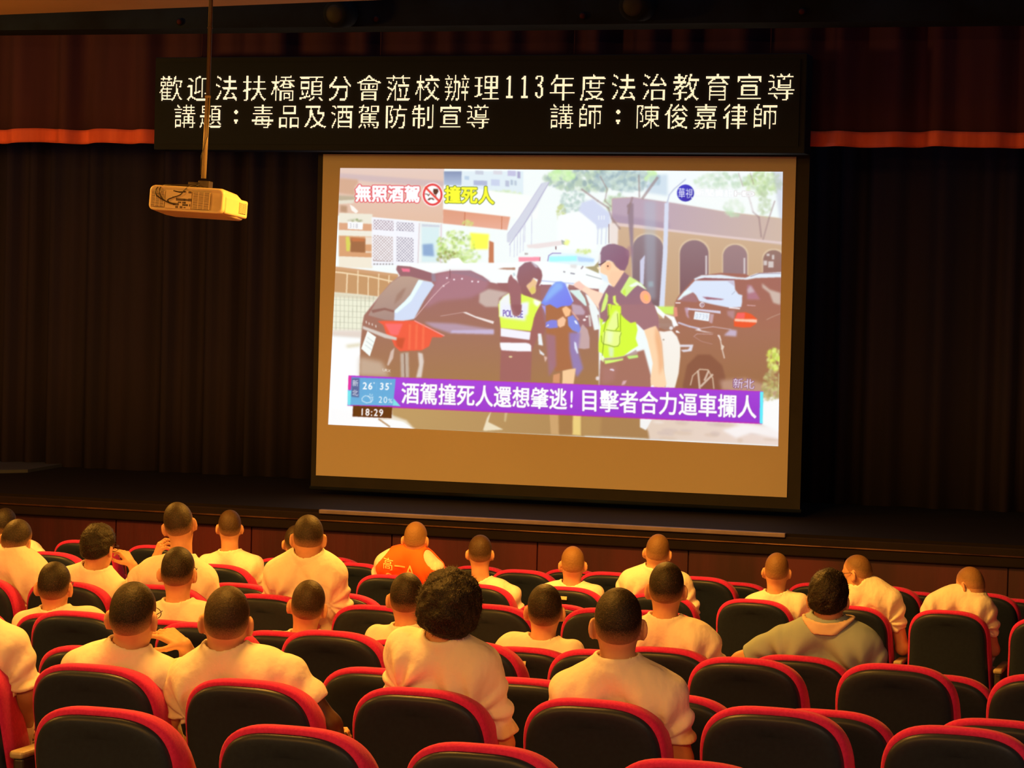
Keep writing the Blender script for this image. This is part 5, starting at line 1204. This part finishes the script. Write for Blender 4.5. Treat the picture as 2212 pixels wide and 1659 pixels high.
    ph = [r.uniform(0, 6.28) for _ in range(8)]
    def cloth_folds(p):
        q = (p-Np)@T
        f_ = np.zeros(len(p))
        for s_, i0 in ((lt, 0), (rt, 2)):      # creases fanning from each armpit
            u = q[:, 0]-s_[0]*.9; w_ = q[:, 2]-s_[2]+.13
            an = np.arctan2(w_, -u*np.sign(s_[0])); rr = np.hypot(u, w_)
            f_ += np.sin(an*9+ph[i0])*np.exp(-((rr-.10)/.09)**2)*.75
        f_ += .45*np.sin(q[:, 2]*34+q[:, 0]*11*math.sin(ph[4])+ph[5])*np.clip((-q[:, 2]-.12)/.2, 0, 1)
        f_ += .35*np.sin(q[:, 0]*16+q[:, 2]*24+ph[6])+.3*np.sin(q[:, 0]*27-q[:, 2]*13+ph[7])
        return np.minimum(f_*folds_, .007)
    off = .014
    def shirt_f(p):
        d = torso(p, off)
        for S, E_, d_ in slv:
            s_ = capsule(p, S, E_, .060*(.5+.5*wr), .061)
            s_ = smax(s_, (p-E_)@d_, .006)
            d = smin(d, s_, .03)
        d = d+cloth_folds(p)
        cut = capsule(p, Np-zt*.03+yt*.016, nk1, .060*neckw+.012, .060*neckw+.012)
        cut2 = capsule(p, Np-zt*.02+yt*.05, nk1+R[:, 1]*.05, .060*neckw, .060*neckw)
        cut = smin(cut, cut2, .01)
        dd = smax(d, -cut, .006)
        rib = np.sqrt((cut-.004)**2+(d+.002)**2)-.0085      # ribbed neckline
        dd = smin(dd, rib, .004)
        return smax(dd, -((p-Pv)@zt+.06), .01)
    lo2 = np.minimum.reduce([Np, L, Rr, slv[0][1], slv[1][1], Pv-zt*.08])-.20; hi2 = np.maximum.reduce([Np+zt*.04, L, Rr, slv[0][1], slv[1][1], Pv])+.18
    hi2[2] = max(Np[2], L[2], Rr[2])+.12
    V, Fq = sdf_mesh(shirt_f, lo2, hi2, h, .05)
    so = link('polo_shirt' if shirt == 'polo' else 't_shirt', pydata('shirt', V-O, Fq, True), M['polo' if shirt == 'polo' else 'tee'], root)
    if shirt == 'polo':
        def collar(p):
            q = (p-Np)@T
            u = smin(torso(p, off+.002), capsule(p, Np-zt*.06+yt*.014, Np+zt*.09+yt*.012, .078, .066), .02)
            ax = np.maximum(capsule(p, Np+yt*.03, Np+zt*.12+yt*.02, .120, .120), -(q[:, 2]+.010))
            d = smax(np.abs(u-.007)-.0065, ax, .004)
            return smax(d, q[:, 2]-.042+.3*np.maximum(q[:, 1]-.02, 0), .004)
        V, Fq = sdf_mesh(collar, Np-.17, Np+.17, .005)
        link('collar', pydata('collar', V-O, Fq, True), M['cream'], so)
    if vest:
        def vest_f(p):
            q = (p-Np)@T
            d = torso(p, off+.010)+cloth_folds(p)*.6
            d = smax(d, -capsule(p, Np-zt*.03+yt*.016, nk1, .064, .064), .006)
            for s_ in (lt, rt):
                d = smax(d, -capsule(q, np.array((s_[0]*.98, 0, s_[2]+.08)), np.array((s_[0]*.90, 0, -.30)), .072, .078), .008)
            return smax(d, -((p-Pv)@zt+.02), .01)
        V, Fq = sdf_mesh(vest_f, lo2, hi2, h*.85, .05)
        vo = link('vest', pydata('vest', V-O, Fq, True), M['vest'], root)
        # print laid onto the back of the vest
        def letters(txt, cx, cz, size, slant=0.0):
            vs = []; fs = []; cur = 0.0
            for ch in txt:
                Tg = glyph(ch); full = ord(ch) > 0x2000
                if ch == ' ': cur += .5; continue
                for t in Tg:
                    # refine so that the print follows the cloth
                    tri = [t]
                    for _ in range(1): tri = [s_ for q in tri for s_ in (np.array([q[0], (q[0]+q[1])/2, (q[0]+q[2])/2]), np.array([(q[0]+q[1])/2, q[1], (q[1]+q[2])/2]), np.array([(q[0]+q[2])/2, (q[1]+q[2])/2, q[2]]), np.array([(q[0]+q[1])/2, (q[1]+q[2])/2, (q[0]+q[2])/2]))]
                    for q in tri:
                        k = len(vs); fs.append((k, k+1, k+2)); vs += [(cur+a, b_) for a, b_ in q]
                cur += 1.1 if full else .85
            vs = np.array(vs); x = (vs[:, 0]-cur/2)*size+cx; z = (vs[:, 1]-.38)*size+cz+slant*x
            y = np.full(len(x), -.22)
            P = Np+np.stack([x, y, z], 1)@T.T
            for _ in range(40):
                dv = vest_f(P); P = P+yt*np.maximum(dv-.0045, -.01)[:, None]*.8
            return P, fs
        for tx_, lx_, lz_, sz_ in (('高', -.125, -.062, .080), ('一', -.045, -.066, .075), ('一', -.045, -.063, .075), ('A', .035, -.075, .110), ('9', -.105, -.150, .10)):
            Pq, fq = letters(tx_, lx_, lz_, sz_, -.14)
            link('printed_letter', pydata('printed_letter', Pq-O, fq), M['vest_print'], vo)
    # hair
    thick = {'buzz': .0035, 'shaved': .0015, 'thick': .017, 'bushy': .034}[hair]
    zh_y = [-.14, -.085, -.03, .0, .02, .05, .075, .13]
    zh_z = {'buzz': [-.108, -.105, -.066, -.034, -.024, .022, .047, .052], 'shaved': [-.098, -.094, -.060, -.032, -.02, .026, .05, .055],
            'thick': [-.098, -.096, -.062, -.020, -.012, .02, .045, .05], 'bushy': [-.112, -.110, -.085, -.04, -.02, .02, .045, .05]}[hair]
    fz = {'buzz': .085, 'shaved': .09, 'thick': .022, 'bushy': .015}[hair]
    rn = np.random.default_rng(r.randrange(9999)); frq = rn.normal(0, 1, (14, 3))*{'buzz': 60, 'shaved': 60, 'thick': 75, 'bushy': 85}[hair]; phs = rn.uniform(0, 6.28, 14)
    def hg(p):
        q = ((p-Hc)@R)/hs
        return q[:, 2]-np.interp(q[:, 1], zh_y, zh_z)
    def hair_f(p):
        g = hg(p); q = ((p-Hc)@R)/hs
        th = thick*np.clip((g+.004)/(.035 if hair in ('thick', 'bushy') else .05), 0.0, 1)-.003*(1-np.clip(g/.028, 0, 1))
        if hair in ('thick', 'bushy'):
            nz = np.sin(q@frq.T+phs).sum(1)/14
            th = th*(1+nz*(.55 if hair == 'thick' else .42))
            if hair == 'bushy': th = th*np.clip(.72+1.6*q[:, 2]+.35, .55, 1.15)
        d = head(p)-th*hs
        return smax(d, -g*.8, .004)
    lo3 = Hc-.17*hs; hi3 = Hc+.17*hs
    V, Fq = sdf_mesh(hair_f, lo3, hi3, min(h, .0055) if hair in ('thick', 'bushy') else h*.9, .05)
    hm = pydata('hair', V-O, Fq, True)
    fa = hm.attributes.new('fade', 'FLOAT', 'POINT')
    fa.data.foreach_set('value', np.clip(hg(V)/fz, 0, 1).astype(np.float32))
    link('hair', hm, hair_mat(hcol, skin, .35 if hair in ('buzz', 'shaved') else 1.0), root)
    if hair in ('thick', 'bushy'):      # loose strands that break up the outline
        rs = np.random.default_rng(5); nS = 2600 if hair == 'bushy' else 1500
        pick = V[rs.integers(0, len(V), nS)]; pick = pick[hg(pick) > .012]
        dirn = (pick-Hc); dirn /= np.linalg.norm(dirn, axis=1)[:, None]
        up_ = dirn+rs.normal(0, .45, dirn.shape); up_ /= np.linalg.norm(up_, axis=1)[:, None]
        ln = rs.uniform(.006, .016 if hair == 'bushy' else .010, len(pick))[:, None]
        sd_ = np.cross(up_, rs.normal(0, 1, up_.shape)); sd_ /= np.linalg.norm(sd_, axis=1)[:, None]
        w_ = .0007; s2 = np.cross(up_, sd_)
        b0 = pick-up_*.003
        vs = np.stack([b0+sd_*w_, b0-sd_*w_*.5+s2*w_, b0-sd_*w_*.5-s2*w_, b0+up_*(ln+.003)], 1).reshape(-1, 3)
        k = np.arange(len(pick))[:, None]*4
        fs = np.concatenate([k+np.array([0, 1, 3]), k+np.array([1, 2, 3]), k+np.array([2, 0, 3])])
        so_ = link('hair_strands', pydata('hair_strands', vs-O, fs), M.setdefault('strand', mat('hair_strand', BLACK, .5, noise=(40, (.02, .014, .01)))), root)
        so_['kind'] = 'stuff'
    if glasses:
        b = MB()
        def hp(x, y, z): return Hc+R@np.array((x, y, z))*hs-O
        for sx in (-1, 1):
            b.tube([hp(sx*.083, -.02, -.022), hp(sx*.082, .0, -.004), hp(sx*.078, .05, -.002), hp(sx*.070, .092, -.002)], .0019, 6)
            rg = [hp(sx*.036+.029*math.cos(a), .097, -.012+.021*math.sin(a)) for a in np.linspace(0, 2*math.pi, 19)]
            b.tube(rg, .0016, 6)
        b.tube([hp(-.009, .1, -.008), hp(0, .103, -.005), hp(.009, .1, -.008)], .0016, 6)
        b.build('glasses', M['frame'], root)
    # trousers and shoes
    hipl, hipr = Pv-xt*.085+np.array((0, .03, -.015)), Pv+xt*.085+np.array((0, .03, -.015))
    kl = np.array((Pv[0]-.15, Y+.66, zf+.50)); kr = np.array((Pv[0]+.15, Y+.66, zf+.50))
    al = np.array((Pv[0]-.15, Y+.60, zf+.11)); ar = np.array((Pv[0]+.15, Y+.60, zf+.11))
    def tr_f(p):
        d = ellipsoid(p, Pv+np.array((0, .02, .0)), (.178*wr, .125*wr, .115))
        for a, b_, c in ((hipl, kl, al), (hipr, kr, ar)):
            d = smin(d, capsule(p, a, b_, .088, .066), .03); d = smin(d, capsule(p, b_, c, .066, .055), .02)
        return d+.004*np.sin(p[:, 1]*40+p[:, 0]*13)*np.sin(p[:, 0]*31)
    V, Fq = sdf_mesh(tr_f, np.array((Pv[0]-.28, Y+.1, zf+.04)), np.array((Pv[0]+.28, Y+.80, zf+.72)), .015, .04)
    link('trousers', pydata('trousers', V-O, Fq, True), M['trousers'], root)
    for a in (al, ar):
        b = MB(); b.box(tuple(np.array((-.045, -.08, -.105))+a-O), tuple(np.array((.045, .19, -.02))+a-O), .03); b.build('shoe', M['shoe'], root)
    tag(root, label, 'person', 'seated audience')
    PEOPLE.append((root, dict(Np=Np, L=L, R=Rr, Er=Er, Wr=Wr_, El=El, Wl=Wl, Hc=Hc)))
    return root
# ------------------------------------------------------------------ who sits where
def zf_of(row, x):
    """floor height of the seat nearest to photo column x in a row"""
    X = at(x, 1300, RY[row])[0]
    return min(((abs(q[1]-X), q[3]) for q in SEAT_POS if q[0] == row))[1]
def P_(row, label, x, **k):
    return person(label, RY[row], zf_of(row, x), **k)
NEAR, MID, FAR = .0062, .0075, .0085
P_('h', 'person at the far left frame edge, mostly hidden beyond the one leaning forward', 18, neck=(22, 1172), SL=(-32, 1196), SR=(84, 1203), crown=(14, 1098), yaw=25, roll=6, hcol=BUZZ, h=FAR)
P_('f', 'person in white tee leaning forward at the left frame edge', 45, neck=(30, 1196), SL=(-52, 1226), SR=(82, 1258), crown=(46, 1123), yaw=22, roll=8, pitch=-12, hcol=CROP, h=MID, dneck=.24, dS=.26, dcrown=.07, wide=1.08, hips=None)
P_('f', 'person in white tee raising the right hand to their glasses', 215, neck=(196, 1238), SL=(128, 1258), SR=(243, 1276), crown=(216, 1131), yaw=32, pitch=-4, hair='thick', hcol=BLACK, glasses=True, h=MID, ER=(312, 1300, .42), WR=(287, 1222, .36), handR=((-.55, .05, .62), (.75, -.25, .5), -1, .75))
P_('f', 'person in white tee with head tilted, left hand held to the neck', 382, neck=(388, 1216), SL=(304, 1246), SR=(448, 1268), crown=(378, 1086), yaw=4, roll=-12, hcol=CROP, h=MID, EL=(286, 1285, .42), WL=(334, 1212, .33), handL=((.30, .0, .75), (-.5, -.6, .2), -1, .9))
P_('h', 'person in white tee sitting upright, right of the one holding their neck', 497, neck=(494, 1203), SL=(450, 1217), SR=(550, 1224), crown=(497, 1102), yaw=0, hcol=BROWN, h=FAR, hair='buzz')
P_('h', 'person hidden beyond the hunched white back, only ear and right shoulder showing', 650, neck=(655, 1206), SL=(612, 1226), SR=(716, 1226), crown=(640, 1135), yaw=0, hcol=CROP, h=FAR)
P_('f', 'person in white tee hunched forward, left of the orange vest', 660, neck=(662, 1206), SL=(594, 1240), SR=(722, 1250), crown=(667, 1113), yaw=0, pitch=-8, hcol=CROP, h=MID, wide=1.12, neckw=1.08, dneck=.20, dS=.22, ER=(744, 1345, .30), hs=1.02, sleeve=.72)
P_('h', 'person in an orange vest with printed letters over a white tee', 895, neck=(888, 1196), SL=(826, 1218), SR=(938, 1230), crown=(899, 1127), yaw=14, hair='shaved', hcol=SHAVED, vest=True, h=.0075)
P_('h', 'person in white tee, first on the right of the orange vest', 1038, neck=(1036, 1262), SL=(982, 1280), SR=(1104, 1284), crown=(1038, 1156), yaw=2, hcol=BROWN, h=FAR)
P_('h', 'person in white tee sunk low between seats, second right of the orange vest', 1236, neck=(1232, 1274), SL=(1176, 1281), SR=(1286, 1283), crown=(1238, 1180), yaw=-3, hair='shaved', hcol=SHAVED, h=FAR)
P_('h', 'person in white tee with square shoulders, third right of the orange vest', 1420, neck=(1412, 1236), SL=(1356, 1254), SR=(1478, 1264), crown=(1424, 1154), yaw=2, roll=4, hair='shaved', hcol=(.16, .088, .04), h=FAR, ER=(1502, 1368, .26), wide=1.05)
P_('h', 'person in loose-necked white tee, sitting between square shoulders and polo shirt', 1676, neck=(1674, 1294), SL=(1630, 1303), SR=(1730, 1304), crown=(1679, 1194), yaw=3, hair='shaved', hcol=(.18, .098, .044), h=FAR)
P_('h', 'person in white tee and glasses, head turned left, beyond the polo shirt', 1850, neck=(1868, 1266), SL=(1828, 1292), SR=(1926, 1297), crown=(1846, 1199), yaw=-62, pitch=-12, roll=0, hair='shaved', hcol=(.16, .088, .04), glasses=True, h=FAR, dneck=.22, dS=.22, ER=(1950, 1400, .26), wide=1.05)
P_('h', 'person in white tee bowing the head, furthest right of everyone', 2080, neck=(2082, 1283), SL=(2016, 1306), SR=(2126, 1312), crown=(2086, 1226), yaw=-48, pitch=-22, roll=0, hair='shaved', hcol=SHAVED, h=FAR, dneck=.26, dS=.24, dcrown=.06, wide=1.1)
P_('e', 'person in white tee and glasses behind the seat rims, leftmost of the fifth row', 120, neck=(118, 1330), SL=(50, 1352), SR=(200, 1342), crown=(119, 1214), yaw=14, glasses=True, h=MID, hs=1.04)
P_('e', 'person in glasses and stretched white neckline, second from left in fifth row', 385, neck=(382, 1316), SL=(316, 1340), SR=(448, 1336), crown=(386, 1182), yaw=12, glasses=True, h=MID, hs=1.05)
P_('e', 'person in white tee just beyond the one with the bottle, fifth row', 668, neck=(650, 1388), SL=(572, 1392), SR=(722, 1402), crown=(672, 1254), yaw=5, roll=6, hcol=(.024, .014, .0095), h=MID, hs=1.04)
P_('e', 'person in white tee half hidden by the one leaning to the right', 880, neck=(880, 1370), SL=(818, 1378), SR=(944, 1384), crown=(880, 1238), yaw=6, h=MID, hs=1.03)
P_('e', 'person in white tee tipping the head back, beyond the number-plated seat', 1176, neck=(1166, 1398), SL=(1096, 1398), SR=(1238, 1412), crown=(1178, 1263), yaw=2, pitch=6, h=MID, hs=1.04)
P_('e', 'person in white tee left of the polo shirt, beyond the nearest upright one', 1440, neck=(1432, 1352), SL=(1362, 1372), SR=(1524, 1380), crown=(1441, 1215), yaw=2, h=MID, hs=1.04, wide=1.03)
P_('e', 'person in blue-grey polo shirt with cream collar, left arm stretched out', 1790, neck=(1788, 1352), SL=(1694, 1380), SR=(1880, 1396), crown=(1792, 1230), yaw=8, hair='thick', hcol=BLACK, shirt='polo', h=MID, EL=(1600, 1428, .26), WL=(1560, 1470, .50), wide=1.06, hs=1.02, sleeve=.8)
P_('b', 'person in glasses and white tee resting the chin on a tattooed right arm', 290, neck=(262, 1412), SL=(170, 1442), SR=(338, 1462), crown=(290, 1258), yaw=20, glasses=True, h=NEAR, ER=(420, 1452, .52), WR=(399, 1394, .42), handR=((-.75, .10, .35), (.15, -.45, .75), -1, .55), tats=True, hs=1.05)
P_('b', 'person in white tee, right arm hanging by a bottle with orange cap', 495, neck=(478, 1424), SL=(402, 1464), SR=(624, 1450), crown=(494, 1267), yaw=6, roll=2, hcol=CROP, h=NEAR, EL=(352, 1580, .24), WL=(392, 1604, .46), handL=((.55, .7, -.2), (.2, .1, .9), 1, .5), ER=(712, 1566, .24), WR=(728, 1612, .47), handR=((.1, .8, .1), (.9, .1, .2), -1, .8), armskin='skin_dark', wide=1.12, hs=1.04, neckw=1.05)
P_('b', 'person in white tee leaning to the right, second nearest row', 985, neck=(962, 1398), SL=(872, 1396), SR=(1046, 1452), crown=(985, 1238), yaw=4, roll=10, hair='bushy', hcol=BLACK, h=NEAR, ER=(1084, 1605, .26), wide=1.1, sleeve=.86, hs=1.0, neckw=1.0)
P_('b', 'person in white tee sitting upright nearest the camera, right of the leaning one', 1338, neck=(1330, 1448), SL=(1226, 1496), SR=(1448, 1506), crown=(1337, 1271), yaw=-1, h=NEAR, ER=(1470, 1640, .26), hs=1.04, wide=1.06, sleeve=.72)
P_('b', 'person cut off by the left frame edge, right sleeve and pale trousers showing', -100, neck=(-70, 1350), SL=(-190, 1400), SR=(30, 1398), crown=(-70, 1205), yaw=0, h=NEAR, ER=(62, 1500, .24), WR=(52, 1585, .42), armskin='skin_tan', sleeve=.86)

# bottle in the dark-armed man's hand
bp = at(735, 1580, RY['b']+.62)
bt = empty('bottle', tuple(bp+np.array((0, 0, -.20))), 'pale plastic bottle with an orange cap between two seats', 'bottle')
b = MB(); b.lathe([(0, .026), (.006, .031), (.05, .0315), (.06, .030), (.07, .0315), (.125, .0315), (.15, .027), (.172, .014), (.18, .0125)], (0, 0, 0), (0, 0, 1), 22)
b.build('flask', mat('bottle_plastic', (0.7, 0.62, 0.5), 0.25, trans=.35, noise=(12, (.66, .58, .46))), bt)
b = MB(); b.lathe([(.176, .0155), (.178, .017), (.196, .017), (.199, .0155)], (0, 0, 0), (0, 0, 1), 22); b.build('cap', mat('orange_cap', (0.95, 0.42, 0.06), 0.4, noise=(20, (.9, .38, .05))), bt)
